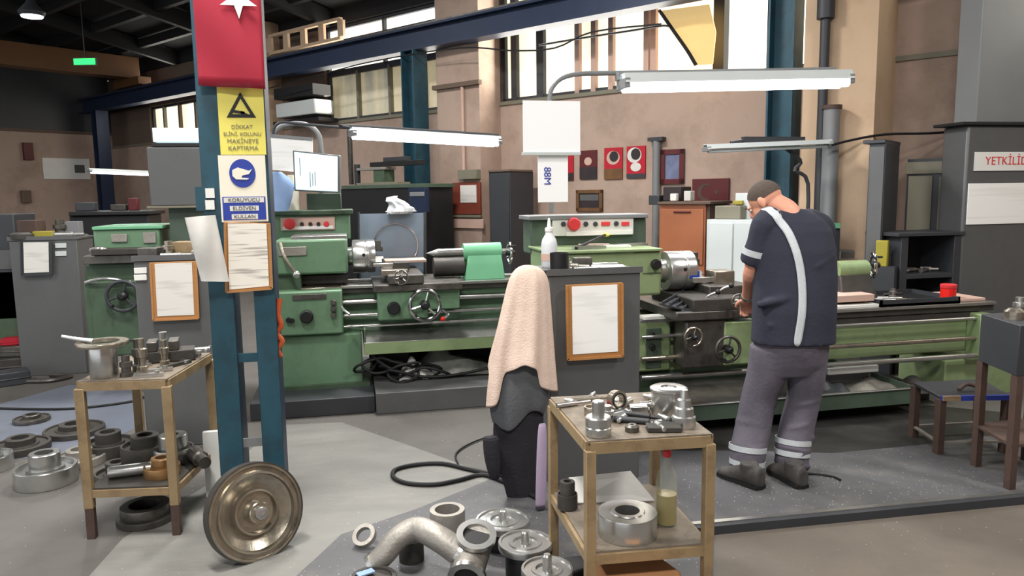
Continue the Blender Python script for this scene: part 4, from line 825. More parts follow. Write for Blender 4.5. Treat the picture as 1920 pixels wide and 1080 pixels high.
#@@LEFTTABLE
def welded_table(name, fl, fr, br, bl, zt, zs, leg, m, label, shelf_m, top_m, foot=None, brace=False):
    """angle-iron table; fl.. are the four corner points on the floor"""
    t = thing(name, (sum((fl, fr, br, bl), Vector()) / 4), label, 'table')
    for p in (fl, fr, br, bl):
        b = MB(); h = zt - .03
        b.cbox((p.x, p.y, h / 2 + (foot or 0) / 2), (leg, leg, h - (foot or 0)), m)
        if foot: b.cbox((p.x, p.y, foot / 2), (leg * .92, leg * .92, foot), 'rust')
        b.build('leg', t, bev=.003)
    def rail(z, mm, nm, hh=.035):
        for a, c in ((fl, fr), (fr, br), (br, bl), (bl, fl)):
            b = MB(); b.bar(a + ZA * z, c + ZA * z, .03, hh, mm); b.build(nm, t)
    rail(zt - .02, m, 'top_rail', .04); rail(zs - .02, m, 'shelf_rail')
    for z, mm, nm, e in ((zt, top_m, 'tabletop', .012), (zs, shelf_m, 'shelf', 0.004)):
        b = MB(); c = (fl + fr + br + bl) / 4; P = [p + (p - c).normalized() * e for p in (fl, fr, br, bl)]
        b.add([(p.x, p.y, z - .003) for p in P] + [(p.x, p.y, z + .006) for p in P], [(3, 2, 1, 0), (4, 5, 6, 7), (0, 1, 5, 4), (1, 2, 6, 5), (2, 3, 7, 6), (3, 0, 4, 7)], mm); b.build(nm, t)
    if brace:
        b = MB(); b.bar(fl + ZA * .05, bl + ZA * .35, .02, .03, m); b.build('brace', t)
    return t
TL = .76
fl, fr = atz(174, 1008, 0), atz(333, 1001, 0); fl.z = fr.z = 0
bl_, br_ = atz(262, 702 - 33, .76), atz(392, 664, TL); bl_.z = br_.z = 0; bl_ = fl + (br_ - fr)
LT = welded_table('metal_table', fl, fr, br_, bl_, TL, .24, .042, 'tan', 'tan angle-iron table with turned parts left of the blue post', 'cast', 'worn_top', foot=.15)
LTC = dict(fl=fl, fr=fr, br=br_, bl=bl_)
def on(T, u, v, z=0):   # point on a table: u to the right, v to the back
    p = (T['fl'] * (1 - u) + T['fr'] * u) * (1 - v) + (T['bl'] * (1 - u) + T['br'] * u) * v; return Vector((p.x, p.y, z))
# --- things turned and stacked: builders
def disc_part(name, c, ro, ri, h, m, label, cat='flange', axis=(0, 0, 1), hub=None, grooves=True, rim=None, stem=0, stem_r=.02):
    t = thing(name, c, label, cat); b = MB()
    prof = [(ri, 0), (ro * .985, 0), (ro, .004), (ro, h - .004), (ro * .985, h)]
    if grooves: prof += [(ro * .9, h), (ro * .89, h - h * .25), (ro * .62, h - h * .25), (ro * .6, h - h * .05), (ro * .45, h - h * .05), (ro * .43, h - h * .35)]
    prof += [(ri, h - (h * .35 if grooves else 0))]
    b.rev(prof, m, c, axis, 40, close=True); b.build('body', t, sharp=25)
    ax = Vector(axis).normalized()
    if hub: b = MB(); r, hh = hub; b.rev([(ri, 0), (r, 0), (r, h + hh - .004), (r * .94, h + hh), (ri, h + hh)] if ri > .001 else [(r, 0), (r, h + hh - .004), (r * .9, h + hh)], m, c, ax, 28, close=ri > .001); b.build('hub', t)
    if stem: b = MB(); b.rev([(stem_r * 1.1, 0), (stem_r, .01), (stem_r, stem), (stem_r * .7, stem + .006)], m, Vector(c) + ax * h * .6, ax, 20); b.build('stem', t)
    return t
def can(name, c, r, h, m, label, cat='part', profile=None, n=28):
    t_ = MB(); prof = profile or [(r * .97, 0), (r, .004), (r, h - .004), (r * .97, h), (r * .8, h), (r * .78, h - .01)]
    t_.rev(prof, m, c, (0, 0, 1), n); return tag(t_.build(name, org=Vector(c)), label, cat)
tp = TL + .0065
can('aluminium_pot', on(LTC, .2, .14, tp), .062, .15, 'steel', 'pale aluminium cylinder at front left of the tan table', 'cylinder')
c = on(LTC, .2, .14, tp + .1515); disc_part('steel_ring', c, .115, .075, .018, 'steel_brushed', 'shiny ring plate lying on the aluminium cylinder', 'ring', grooves=False)
b = MB(); cc = c + Vector((-.04, 0, .02)); b.tube([cc, cc + Vector((-.06, .0, .012)), cc + Vector((-.13, .0, .03))], lambda q: .012 - .004 * q, 'steel', n=10); tag(b.build('steel_pin', org=cc), 'pointed steel pin lying over left edge of the ring plate', 'pin')
prof = lambda r, h: [(r, 0), (r, h * .2), (r * .7, h * .22), (r * .7, h * .45), (r * .95, h * .47), (r * .95, h * .7), (r * .6, h * .73), (r * .6, h), (r * .5, h)]
for i, (u, v, r, h, l) in enumerate(((.5, .3, .028, .16, 'tall stepped spindle behind aluminium cylinder'), (.6, .22, .026, .17, 'second tall stepped spindle beside the aluminium cylinder'), (.47, .12, .03, .1, 'short stepped bushing near front rail of the tan table'), (.7, .5, .024, .13, 'slim stepped spindle mid tan table'))):
    can('turned_spindle', on(LTC, u, v, tp), r, h, 'steel_brushed' if i % 2 else 'steel_dark', l, 'spindle', prof(r, h))
t = thing('machine_vice', on(LTC, .62, .75, tp), 'dark machine vice at the back of the tan table', 'vice'); c = on(LTC, .62, .72, tp)
b = MB(); b.cbox(c + ZA * .03, (.26, .12, .06), 'cast', rz=.15); b.build('base', t, bev=.006); b = MB(); b.cbox(c + Vector((-.07, -.01, .085)), (.05, .12, .05), 'steel_dark', rz=.15); b.build('jaw', t, bev=.004); b = MB(); b.cbox(c + Vector((.03, .005, .085)), (.05, .12, .05), 'steel_dark', rz=.15); b.build('jaw', t, bev=.004)
b = MB(); b.cyl(c + Vector((.1, .01, .045)), c + Vector((.2, .03, .045)), .012, 'steel', n=12); b.cyl(c + Vector((.19, -.04, .045)), c + Vector((.19, .09, .045)), .007, 'steel', n=8); b.build('screw_handle', t); b = MB(); b.cyl(c + Vector((-.02, 0, .11)), c + Vector((-.02, 0, .15)), .02, 'steel', n=16); b.build('knob', t)
for i, (u, v, L_, a, l) in enumerate(((.72, .25, .16, .3, 'flat steel bar near right front corner of tan table'), (.85, .45, .18, .9, 'loose steel bar along the right edge of tan table'), (.38, .5, .12, -.4, 'short dark bar behind the spindles on tan table'), (.88, .75, .15, 1.2, 'thin bar at back right corner of the tan table'), (.75, .08, .13, .1, 'small bright key on front right of tan table'))):
    b = MB(); c = on(LTC, u, v, tp); b.cbox(c + ZA * .008, (L_, .03, .015), ('steel', 'steel_dark')[i % 2], rz=a); b.cyl(c + Vector((L_ * .3, 0, .015)) * 1, c + Vector((L_ * .3, 0, .028)), .012, 'steel', n=12); tag(b.build('steel_bar', org=c), l, 'bar')
# shelf of the tan table
sp = .2465
disc_part('bronze_flange', on(LTC, .72, .25, sp), .085, .03, .05, 'bronze', 'bronze-coloured flange on lower shelf of the tan table', hub=(.05, .04))
disc_part('steel_flange', on(LTC, .66, .62, sp), .1, .03, .07, 'steel', 'bright stepped flange behind the bronze one on the shelf', hub=(.07, .07))
b = MB(); c = on(LTC, .1, .2, sp + .03); b.rev([(.028, 0), (.03, .01), (.03, .2), (.02, .21), (.02, .26)], 'steel', c, (1, .15, 0), 20); tag(b.build('steel_shaft', org=c), 'bright shaft lying along front of the tan table shelf', 'shaft')
disc_part('cast_flange', on(LTC, .25, .7, sp), .12, .04, .08, 'cast', 'dark rough flange at back left of tan table shelf', hub=(.07, .05))
b = MB(); c = on(LTC, .92, .6, sp + .04); b.rev([(.04, 0), (.04, .12), (.03, .13), (.03, .2)], 'steel_dark', c, (.5, -1, 0), 20); tag(b.build('steel_shaft', org=c), 'dark stepped shaft at right end of the tan table shelf', 'shaft')
# rings on the floor under the tan table
c = atz(268, 985, 0); disc_part('floor_ring', (c.x, c.y + .06, 0), .135, .085, .035, 'cast', 'dark ring lying flat under the tan table, lowest of two', 'ring', grooves=False)
disc_part('floor_ring', (c.x + .0, c.y + .06, .0355), .115, .075, .05, 'steel_dark', 'dark ring stacked on the floor ring under tan table', 'ring', grooves=False)
# white board standing behind
t = MB(); a, c = atz(386, 935, 0), atz(412, 930, 0); q = [Vector((a.x, a.y + .02, .0)), Vector((c.x + .02, c.y, .0)), Vector((c.x + .02, c.y, .36)), Vector((a.x, a.y + .02, .36))]; slab(t, q, YA * .03, 'white'); tag(t.build('white_board', org=q[0]), 'narrow white board standing on the floor against blue post', 'board')
# the leaning wheel
cw = atz(500, 1066, 0); rw = .218; fn = Vector((.5, -.82, .2)).normalized(); cc = Vector((cw.x, cw.y + .07, 0)); up = (ZA - fn * ZA.dot(fn)).normalized(); cc = Vector((cw.x, cw.y + .06, 0)) + up * rw
t = thing('flanged_wheel', (cw.x, cw.y, 0), 'large grooved steel wheel leaning at the foot of blue post', 'wheel')
T0 = cc - fn * .12
b = MB(); b.rev([(.0001, 0), (rw * .6, 0), (rw * .62, .02), (rw * .98, .03), (rw, .04), (rw, .075), (rw * .985, .08), (rw * .93, .082), (rw * .925, .07), (rw * .84, .07), (rw * .82, .092), (rw * .78, .094), (rw * .76, .075), (rw * .6, .055), (rw * .5, .05), (rw * .46, .08), (rw * .42, .082), (rw * .4, .06), (rw * .24, .06), (rw * .22, .11), (rw * .2, .115), (rw * .13, .115), (rw * .12, .06), (.0001, .06)], 'steel_brushed', T0, fn, 56); b.build('disc', t, sharp=22)
b = MB(); b.rev([(rw * .12, .06), (rw * .13, .13), (rw * .07, .135)], 'steel', T0, fn, 24); b.build('hub', t)
b = MB(); b.ring(T0 - fn * .15, fn, rw * .62, rw * .4, .15, 'cast', 40); b.build('back_boss', t)
b = MB(); b.ring(T0 + fn * .028, fn, rw * 1.008, rw * .985, .055, 'cast', 56); b.build('rim', t)

#@@LEFTBACK
def cabinet_box(t, x0, y0, x1, ybase_z, Y, d, ztop, m='gray', sh=True):
    a, c = aty(x0, y0, Y).x, aty(x1, y0, Y).x; b = MB(); b.box(a, c, Y, Y + d, .0, ztop, m); b.build('body', t, bev=.006)
    b = MB(); b.box(a - .01, c + .01, Y - .01, Y + d + .01, ztop, ztop + .015, 'gray'); b.build('top_tray', t); b = MB(); b.box(a - .01, c + .01, Y - .01, Y - .003, ztop + .015, ztop + .035, 'gray'); b.build('top_lip', t); return a, c
def plane_cab(name, x0, x1, ytop, ybase, d, label):
    Y = atz((x0 + x1) / 2, ybase, 0).y; zt_ = aty((x0 + x1) / 2, ytop, Y).z
    t = thing(name, ((aty(x0, ybase, Y).x + aty(x1, ybase, Y).x) / 2, Y, 0), label, 'cabinet'); a, c = cabinet_box(t, x0, ytop + 80, x1, 0, Y, d, zt_); return t, Y, zt_, a, c
CA, YA1, ZA1, a1, c1 = plane_cab('tool_cabinet', 256, 398, 488, 838, .45, 'grey tool cabinet with clipboard behind the tan table')
clipboard('clipboard', [aty(282, 492, YA1 - .02), aty(369, 489, YA1 - .02), aty(374, 597, YA1 - .02), aty(288, 601, YA1 - .02)], 'wood-framed clipboard on grey cabinet behind the tan table', paper='notepaper')
t = thing('wall_switch', aty(262, 513, YA1), 'pair of small white labels on grey cabinet beside its clipboard', 'label')
for y in (508, 521): pb(t, 'plate', 251, y - 6, 275, y + 5, YA1 - .012, .012, 'white', .002)
CB, YB1, ZB1, a2, c2 = plane_cab('tool_cabinet', 24, 150, 450, 704, .45, 'grey tool cabinet with small clipboard in the dim left corner')
clipboard('clipboard', [aty(39, 453, YB1 - .02), aty(98, 452, YB1 - .02), aty(99, 515, YB1 - .02), aty(41, 517, YB1 - .02)], 'dim small clipboard on the corner grey cabinet', paper='notepaper', frame='gray_dark')
t = thing('wall_switch', aty(112, 465, YB1), 'small pale labels right of the dim clipboard', 'label')
for y in (461, 476): pb(t, 'plate', 103, y - 5, 124, y + 4, YB1 - .012, .012, 'lampoff', .002)
t = thing('dark_cabinet', atz(0, 640, 0), 'dark panelled cabinet cut by the picture edge beside the grey one', 'cabinet'); Yc = YB1 + .35; pb(t, 'body', -60, 402, 34, 600, Yc, .5, 'gray_dark', .008); pb(t, 'base', -60, 510, 34, 694, Yc, .5, 'green_dark', .006); pb(t, 'drawer', -55, 470, 30, 506, Yc - .01, .02, 'gray', .003)
b = MB(); q = fb(120, 560, 162, 600, YB1 + .3, .05); tt = thing('grey_partition', aty(156, 700, YB1 + .3), 'slim blue-grey panel between the grey cabinet and green machine', 'panel'); pb(tt, 'body', 152, 440, 162, 640, YB1 + .3, .2, 'gray', .01); pb(tt, 'foot', 152, 640, 162, 697, YB1 + .3, .2, 'gray_dark', .004)
# green machine between the cabinets
t = thing('green_machine', aty(230, 640, 6.6), 'dark green machine tool behind the left cabinets', 'machine')
Yg = 6.6
pb(t, 'base', 160, 525, 300, 668, Yg, .8, 'green_dark', .02); pb(t, 'body', 158, 492, 290, 527, Yg + .1, .7, 'green_dark', .02); pb(t, 'head', 175, 428, 300, 480, Yg + .1, .6, 'green', .02); pb(t, 'head_lid', 172, 424, 305, 430, Yg + .08, .64, 'green_mint', .004); pb(t, 'tray', 155, 478, 300, 494, Yg, .8, 'steel_dark', .006)
pb(t, 'dial_plate', 208, 439, 238, 454, Yg + .08, .02, 'cast_pale', .004); pb(t, 'dial_plate', 268, 436, 292, 456, Yg + .08, .02, 'cast_pale', .004); pb(t, 'slide', 170, 466, 290, 478, Yg - .05, .5, 'cast', .006); pb(t, 'side_door', 172, 540, 262, 640, Yg - .012, .02, 'green_dark', .004); wheel(t, 230, 555, Yg - .08, .12, 'gray_dark')
b = MB(); b.tube([aty(170, 470, Yg), aty(190, 466, Yg - .03), aty(205, 475, Yg)], .02, 'steel'); b.build('lever', t); b = MB(); b.tube([aty(160, 530, Yg - .02), aty(195, 522, Yg - .06), aty(245, 528, Yg - .02)], .012, 'steel'); b.build('lever', t)
# small things on those cabinets
def bits(cx0, cx1, cy0, cy1, z, items):
    for (nm, m, l, cat), (u, v, kind, s_) in items:
        c = Vector((cx0 + (cx1 - cx0) * u, cy0 + (cy1 - cy0) * v, z)); b = MB()
        if kind == 'box': b.cbox(c + ZA * s_[2] / 2, s_, m, rz=random.uniform(-.3, .3)); tag(b.build(nm, org=c, bev=.004), l, cat)
        elif kind == 'can': can(nm, c, s_[0], s_[1], m, l, cat)
        elif kind == 'step': can(nm, c, s_[0], s_[1], m, l, cat, prof(s_[0], s_[1]))
        elif kind == 'bar':
            a = s_[2]; d = Vector((math.cos(a), math.sin(a), 0)); b.rev([(s_[1], 0), (s_[1], s_[0] * .6), (s_[1] * .6, s_[0] * .62), (s_[1] * .6, s_[0])], m, c + ZA * s_[1] - d * s_[0] / 2, d, 14); tag(b.build(nm, org=c), l, cat)
        elif kind == 'disc': b.rev([(s_[0] * .3, 0), (s_[0], 0), (s_[0], s_[1]), (s_[0] * .6, s_[1] * 1.4), (s_[0] * .3, s_[1] * 1.4)], m, c, (0, 0, 1), 28, close=True); tag(b.build(nm, org=c), l, cat)
zt1 = ZA1 + .0155
bits(a1, c1, YA1, YA1 + .45, zt1, [(('steel_block', 'steel_dark', 'dark block on front left of the cabinet behind tan table', 'block'), (.15, .3, 'box', (.12, .1, .06))), (('cardboard_box', 'tan', 'tan carton on grey cabinet behind the tan table', 'box'), (.62, .5, 'box', (.16, .12, .09))),
    (('steel_bush', 'steel_brushed', 'bright bush beside the tan carton', 'bush'), (.4, .3, 'step', (.04, .1))), (('steel_rod', 'steel', 'bright rod lying before the tan carton', 'rod'), (.55, .15, 'bar', (.2, .014, .1))), (('oil_can', 'gray_light', 'grey can at right of the tan carton', 'can'), (.88, .4, 'can', (.05, .18))), (('steel_plate', 'cast', 'dark disc at left back of grey cabinet behind tan table', 'disc'), (.25, .7, 'disc', (.08, .04))), (('steel_block', 'cast_pale', 'pale block at the right front of the cabinet behind tan table', 'block'), (.85, .15, 'box', (.1, .06, .04)))])
zt2 = ZB1 + .0155
bits(a2, c2, YB1, YB1 + .45, zt2, [(('wooden_box', 'rust', 'brown box on the corner grey cabinet', 'box'), (.2, .5, 'box', (.18, .14, .16))), (('yellow_packet', 'yellow_dark', 'yellowish packet on front of the corner grey cabinet', 'packet'), (.45, .25, 'box', (.16, .08, .06))), (('steel_rod', 'steel', 'bright rod on the right end of corner cabinet', 'rod'), (.82, .3, 'bar', (.25, .025, .05))),
    (('steel_bush', 'steel_dark', 'dark bush mid corner grey cabinet', 'bush'), (.6, .6, 'step', (.06, .16))), (('steel_plate', 'cast', 'flat dark disc on left front of corner cabinet', 'disc'), (.15, .15, 'disc', (.1, .04))), (('steel_block', 'gray_light', 'small grey box at back right of the corner cabinet', 'box'), (.8, .7, 'box', (.12, .1, .14)))])
# tall grey control box over the left cabinet, with blue-lit panel on top
t = thing('control_cabinet', atd(330, 690, 6.9), 'tall dark grey control cabinet behind the blue post', 'cabinet')
Yk = 6.7; pb(t, 'body', 278, 276, 402, 386, Yk, .4, 'gray', .01); pb(t, 'lid', 284, 268, 402, 275, Yk + .02, .36, 'black', .003); b = MB(); x0, x1 = aty(314, 400, Yk).x, aty(402, 400, Yk).x; b.box(x0, x1, Yk + .05, Yk + .35, 0, aty(330, 386, Yk).z, 'green_grey'); b.build('stand', t); pb(t, 'shelf', 275, 386, 405, 390, Yk - .05, .45, 'olive', .003)
pb(t, 'paper_tray', 286, 240, 400, 266, Yk + .05, .2, 'screen', .004, 'pale blue lit panel')
# pile of castings on the floor at the left
fl_ = [(-20, 880, .13, .09, 'steel', 'bright flange at the picture edge of the left floor pile'), (88, 905, .16, .1, 'steel', 'large bright stepped flange at front of the left floor pile'), (40, 845, .17, .05, 'cast', 'flat dark disc at back left of floor pile'), (150, 868, .15, .05, 'cast_pale', 'pale worn disc mid left floor pile'),
       (205, 850, .15, .08, 'cast', 'dark hub casting behind the tan table leg'), (140, 812, .19, .04, 'cast', 'wide dark plate at back of the left floor pile'), (60, 790, .12, .03, 'steel_dark', 'thin dark ring farthest in the left floor pile'), (285, 855, .17, .06, 'steel_dark', 'dark disc on floor seen through the tan table'), (222, 905, .12, .07, 'cast', 'rough casting at back of the tan table legs')]
for i, (x, y, r, h, m, l) in enumerate(fl_):
    c = atz(x, y, 0); disc_part('machined_flange', (c.x, c.y, .0), r, r * .3, h, m, l, hub=(r * .5, h * .8))
c = atz(60, 765, 0); coil('floor_cable', [atz(x, y, .012) for x, y in ((-40, 764), (60, 767), (150, 765), (250, 752), (275, 740))], .009, 'rubber', 'thin black cable across the blue floor at left')
# dark scrap heap at far left
for i, (x, y, sz, m, rz, z, l) in enumerate(((20, 700, (.55, .4, .16), 'cast', .2, 0, 'dark low casting block in left scrap corner'), (20, 672, (.4, .25, .1), 'steel_dark', -.1, .162, 'dark plate on the casting block in left scrap corner'), (18, 655, (.22, .14, .06), 'red', .15, .264, 'red box on top of the left scrap corner'), (28, 712, (.26, .2, .12), 'gray_dark', .5, 0, 'dark crate at right of left scrap corner'))):
    c = atz(x, 705 + (12 if i == 3 else 0), 0); b = MB(); q = Vector((c.x, c.y + .2 - (.25 if i == 3 else 0), z)); b.cbox(q + ZA * sz[2] / 2, sz, m, rz=rz); b.cbox(q + Vector((0, 0, sz[2] * .5)), (sz[0] * 1.04, sz[1] * 1.04, sz[2] * .15), m, rz=rz); tag(b.build('scrap_block', org=q, bev=.01), l, 'block')
b = MB(); c = atz(-10, 725, 0); b.tube([c + Vector((0, 0, .02)), c + Vector((.2, .05, .02)), c + Vector((.42, .02, .02)), c + Vector((.55, .16, .02)), c + Vector((.35, .25, .02))], .02, 'steel_dark'); tag(b.build('bent_pipe', org=c), 'bent dark pipe on floor before the scrap corner', 'pipe')

Yh = 9.0
t = thing('workbench', aty(200, 470, Yh), 'long black workbench in front of the far left wall', 'workbench'); pb(t, 'top', 128, 396, 282, 404, Yh, .7, 'black', .01); pb(t, 'body', 132, 404, 280, 470, Yh + .05, .6, 'black', .01)
b = MB(); q = fb(132, 404, 145, 470, Yh + .04, .05); b.box(q[0], q[1], Yh + .04, Yh + .64, 0, q[4] + .01, 'black'); b.build('leg', t); b = MB(); q = fb(268, 404, 280, 470, Yh + .04, .05); b.box(q[0], q[1], Yh + .04, Yh + .64, 0, q[4] + .01, 'black'); b.build('leg', t)
zb9 = aty(200, 396, Yh).z + .0005
for x, sx, sz, m, l in ((250, .1, .14, 'darkred', 'small dark red thing on right of the far black workbench'), (222, .16, .07, 'cast', 'low dark casting on middle of the far black workbench'), (160, .2, .1, 'gray_dark', 'dark box on left of the far black workbench')):
    c = aty(x, 396, Yh + .2); b = MB(); b.cbox((c.x, Yh + .25, zb9 + sz / 2), (sx, .12, sz), m); tag(b.build('bench_box', org=Vector((c.x, Yh + .25, zb9)), bev=.01), l, 'box')
#@@RIGHTTABLE
# ------------------------------------------------------------------ right front cabinet, cloths, table
Yr = atz(1120, 903, 0).y
C3 = thing('tool_cabinet', (aty(1120, 900, Yr).x, Yr, 0), 'grey tool cabinet with white clipboard behind the worn table', 'cabinet')
ztc = aty(1115, 509, Yr).z; a3, c3 = cabinet_box(C3, 1030, 620, 1200, 0, Yr, .42, ztc - .015)
clipboard('clipboard', [aty(1060, 534, Yr - .02), aty(1166, 529, Yr - .02), aty(1167, 668, Yr - .02), aty(1062, 675, Yr - .02)], 'wood-framed clipboard with blank white sheet on the near cabinet', paper='whitesheet')
zc3 = ztc + .0005
b = MB(); c = Vector((aty(1047, 500, Yr + .1).x, Yr + .08, zc3)); b.rev([(.05, 0), (.052, .1), (.048, .1), (.046, .01)], 'black', c); tag(b.build('black_tin', org=c), 'open black tin on left corner of the near grey cabinet', 'tin')
t = thing('spray_bottle', Vector((aty(1028, 480, Yr + .25).x, Yr + .3, zc3)), 'white squeeze bottle standing behind black tin', 'bottle'); c = Vector((aty(1028, 480, Yr + .3).x, Yr + .3, zc3)); b = MB()
c = Vector((aty(1030, 480, Yr + .3).x, Yr + .3, zc3)); b.rev([(.04, 0), (.046, .01), (.046, .13), (.04, .16), (.022, .19), (.02, .205)], 'plastic_white', c); b.build('body', t); b = MB(); b.rev([(.024, .205), (.024, .225), (.012, .23), (.008, .27), (.004, .28)], 'white', c); b.build('nozzle', t); b = MB(); b.ring(c + ZA * .04, (0, 0, 1), .0475, .045, .04, 'pink'); b.build('label', t)
bits(a3, c3, Yr, Yr + .42, zc3, [(('steel_plate', 'white', 'bright flat plate on the right of near grey cabinet', 'plate'), (.72, .28, 'box', (.18, .12, .018))), (('drill_bit', 'steel', 'bright drill bit lying along front of the near grey cabinet', 'drill bit'), (.45, .15, 'bar', (.17, .012, .2))), (('drill_bit', 'steel_brushed', 'second drill bit crossing behind the first on near cabinet', 'drill bit'), (.4, .45, 'bar', (.15, .014, -.5))),
    (('steel_bush', 'steel', 'short bright bush beside black tin', 'bush'), (.28, .35, 'step', (.028, .06))), (('steel_block', 'steel_dark', 'dark small block on back of the near grey cabinet', 'block'), (.55, .75, 'box', (.1, .07, .05))), (('drill_bit', 'steel', 'thin bright rod at the back right of near cabinet', 'drill bit'), (.8, .7, 'bar', (.16, .01, .1)))])
for i, (x, m, l, h) in enumerate(((1100, 'steel', 'bright folded sheet on the near lathe headstock', .02), (1155, 'white', 'white cutting chart on the near lathe headstock', .012), (1195, 'steel', 'bright caliper on right of the near lathe headstock', .015), (1130, 'pink', 'pinkish rag strip on the near lathe headstock', .014))):
    c = aty(x, 470, 4.95); zz = aty(1140, 469, 4.73).z + .001; b = MB(); b.cbox((c.x, 4.9 + .08 * i, zz + h / 2), (.22, .09, h), m, rz=.2 * (-1) ** i); tag(b.build('loose_sheet', org=Vector((c.x, 4.9 + .08 * i, zz))), l, 'sheet')
b = MB(); c = aty(1075, 466, 4.85); zz = aty(1140, 469, 4.73).z + .012; p0 = Vector((aty(1078, 466, 4.85).x, 4.83, zz)); p1 = aty(1136, 440, 5.18); b.cyl(p0, p1, .011, 'black', n=10); b.ell(p1, (.03, .02, .016), 'yellow'); tag(b.build('brush', org=p0), 'black-handled brush with yellow tip leaning on the near lathe panel', 'brush')
# cloths
def drape(name, rows, Yc, m, label, cat, hem=None, folds=5, seed=1, amp=.16, dep=.5, n=48):
    """rows: (py, x left, x right) in the photo's frame on the plane Yc"""
    rnd = random.Random(seed); ph = [rnd.uniform(0, 6.28) for _ in range(4)]; b = MB(); rings = []
    for j, (y, xa, xb) in enumerate(rows):
        pa, pb_ = aty(xa, y, Yc), aty(xb, y, Yc); cx, h, z = (pa.x + pb_.x) / 2, (pb_.x - pa.x) / 2, pa.z; f_ = j / (len(rows) - 1); ring = []
        for k in range(n):
            a = 2 * math.pi * k / n; w_ = 1 + amp * f_ * (math.sin(folds * a + ph[0] + f_ * 1.2) * .6 + math.sin((folds * 2 + 1) * a + ph[1]) * .3)
            zz = z
            if hem and j >= len(rows) - 3: zz += hem(math.cos(a), math.sin(a)) * (j - len(rows) + 4) / 3
            ring.append(Vector((cx + h * math.cos(a) * (1 + (w_ - 1) * .35), Yc + h * dep * math.sin(a) * w_, zz)))
        rings.append(ring)
    b.loft(rings, m, cap=False); b.add([v for v in rings[0]], [tuple(range(n))], m); o = b.build(name, org=rings[0][0], sharp=80)
    s_ = o.modifiers.new('s', 'SOLIDIFY'); s_.thickness = .005; d_ = o.modifiers.new('d', 'SUBSURF'); d_.levels = 1; d_.render_levels = 1
    return tag(o, label, cat)
Yd = Yr - .1
drape('towel', [(497, 980, 996), (503, 966, 1014), (520, 954, 1027), (550, 946, 1030), (590, 937, 1032), (630, 927, 1034), (665, 918, 1036), (690, 913, 1038), (712, 910, 1040)], Yd, 'towel', 'pale pink-beige towel draped on hook beside the near grey cabinet', 'towel', hem=lambda cx, sy: (.09 * (1 - abs(cx)) - (.15 if cx < -.7 else 0) - (.09 if cx > .5 else 0)) if sy < .2 else .05, folds=5, seed=3, dep=.55, amp=.34)
drape('grey_jacket', [(600, 965, 1005), (640, 940, 1025), (700, 922, 1030), (740, 918, 1030), (770, 920, 1026), (790, 925, 1020)], Yd - .0, 'jacket', 'dark grey work jacket hanging under the towel', 'jacket', hem=lambda cx, sy: .05 * math.sin(3 * cx), folds=5, seed=5, dep=.42)
drape('black_overalls', [(720, 935, 1015), (780, 925, 1020), (830, 925, 1018), (870, 930, 1015), (900, 945, 1012), (960, 958, 1008), (975, 962, 1005)], Yd + .01, 'blackcloth', 'black overalls hanging lowest under the grey jacket', 'overalls', folds=4, seed=8, amp=.22, dep=.36)
drape('dark_sleeve', [(820, 905, 935), (850, 906, 938), (880, 912, 940), (900, 920, 936)], Yd - .05, 'blackcloth', 'loose dark sleeve hanging left of the black overalls', 'sleeve', folds=3, seed=2, dep=.7, n=24)
drape('lilac_cloth', [(795, 1010, 1024), (820, 1007, 1026), (880, 1005, 1025), (958, 1003, 1023)], Yd - .2, 'lilac', 'narrow lilac cloth strip hanging beside the table leg', 'cloth', folds=3, seed=4, dep=.5, n=24)
b = MB(); c = aty(996, 505, Yd); b.tube([Vector((a3 + .002, Yr + .04, c.z - .03)), Vector((a3 - .03, Yr + .02, c.z - .03)), Vector((c.x, Yd + .02, c.z - .03)), Vector((c.x, Yd - .0, c.z - .01))], .008, 'steel_dark'); lab(b.build('coat_hook', C3), 'steel hook')
# table
TR = .76
fl = atz(1098, 829, TR); fr = atz(1330, 815, TR); bl = atz(1036, 748, TR); br = bl + (fr - fl); 
for p in (fl, fr, bl, br): p.z = 0
fl.x += .015
RT = dict(fl=fl, fr=fr, br=br, bl=bl)
welded_table('metal_table', fl, fr, br, bl, TR, .36, .036, 'tan', 'worn tan angle-iron table in front of the near grey cabinet', 'worn_top', 'worn_top', brace=False)
tp = TR + .0065
can('steel_cylinder', on(RT, .1, .08, tp), .042, .085, 'steel', 'stepped bright cylinder at front left corner of the worn table', 'cylinder', [(.042, 0), (.045, .005), (.045, .03), (.042, .034), (.045, .038), (.045, .065), (.04, .069), (.022, .069), (.022, .12), (.018, .123)])
can('steel_pot', atz(1253, 776, tp), .062, .1, 'steel', 'large aluminium pot at back right of the worn table', 'pot', [(.06, 0), (.064, .006), (.064, .09), (.07, .094), (.07, .102), (.062, .106), (.03, .106), (.028, .1)])
can('turned_cone', atz(1282, 800, tp), .04, .13, 'steel', 'stepped bright cone part at right front of the worn table', 'cone', [(.04, 0), (.042, .008), (.042, .04), (.036, .044), (.034, .07), (.027, .075), (.024, .1), (.016, .105), (.012, .135)])
t = thing('steel_ring', on(RT, .5, .6, tp), 'upright bearing ring at the back of the worn table', 'ring'); c = on(RT, .45, .62, tp + .038); b = MB(); b.ring(c, (.3, -1, .1), .038, .022, .03, 'steel_brushed'); b.build('ring', t); b = MB(); b.ring(c + Vector((0, -.002, 0)), (.3, -1, .1), .03, .026, .032, 'black'); b.build('seal', t)
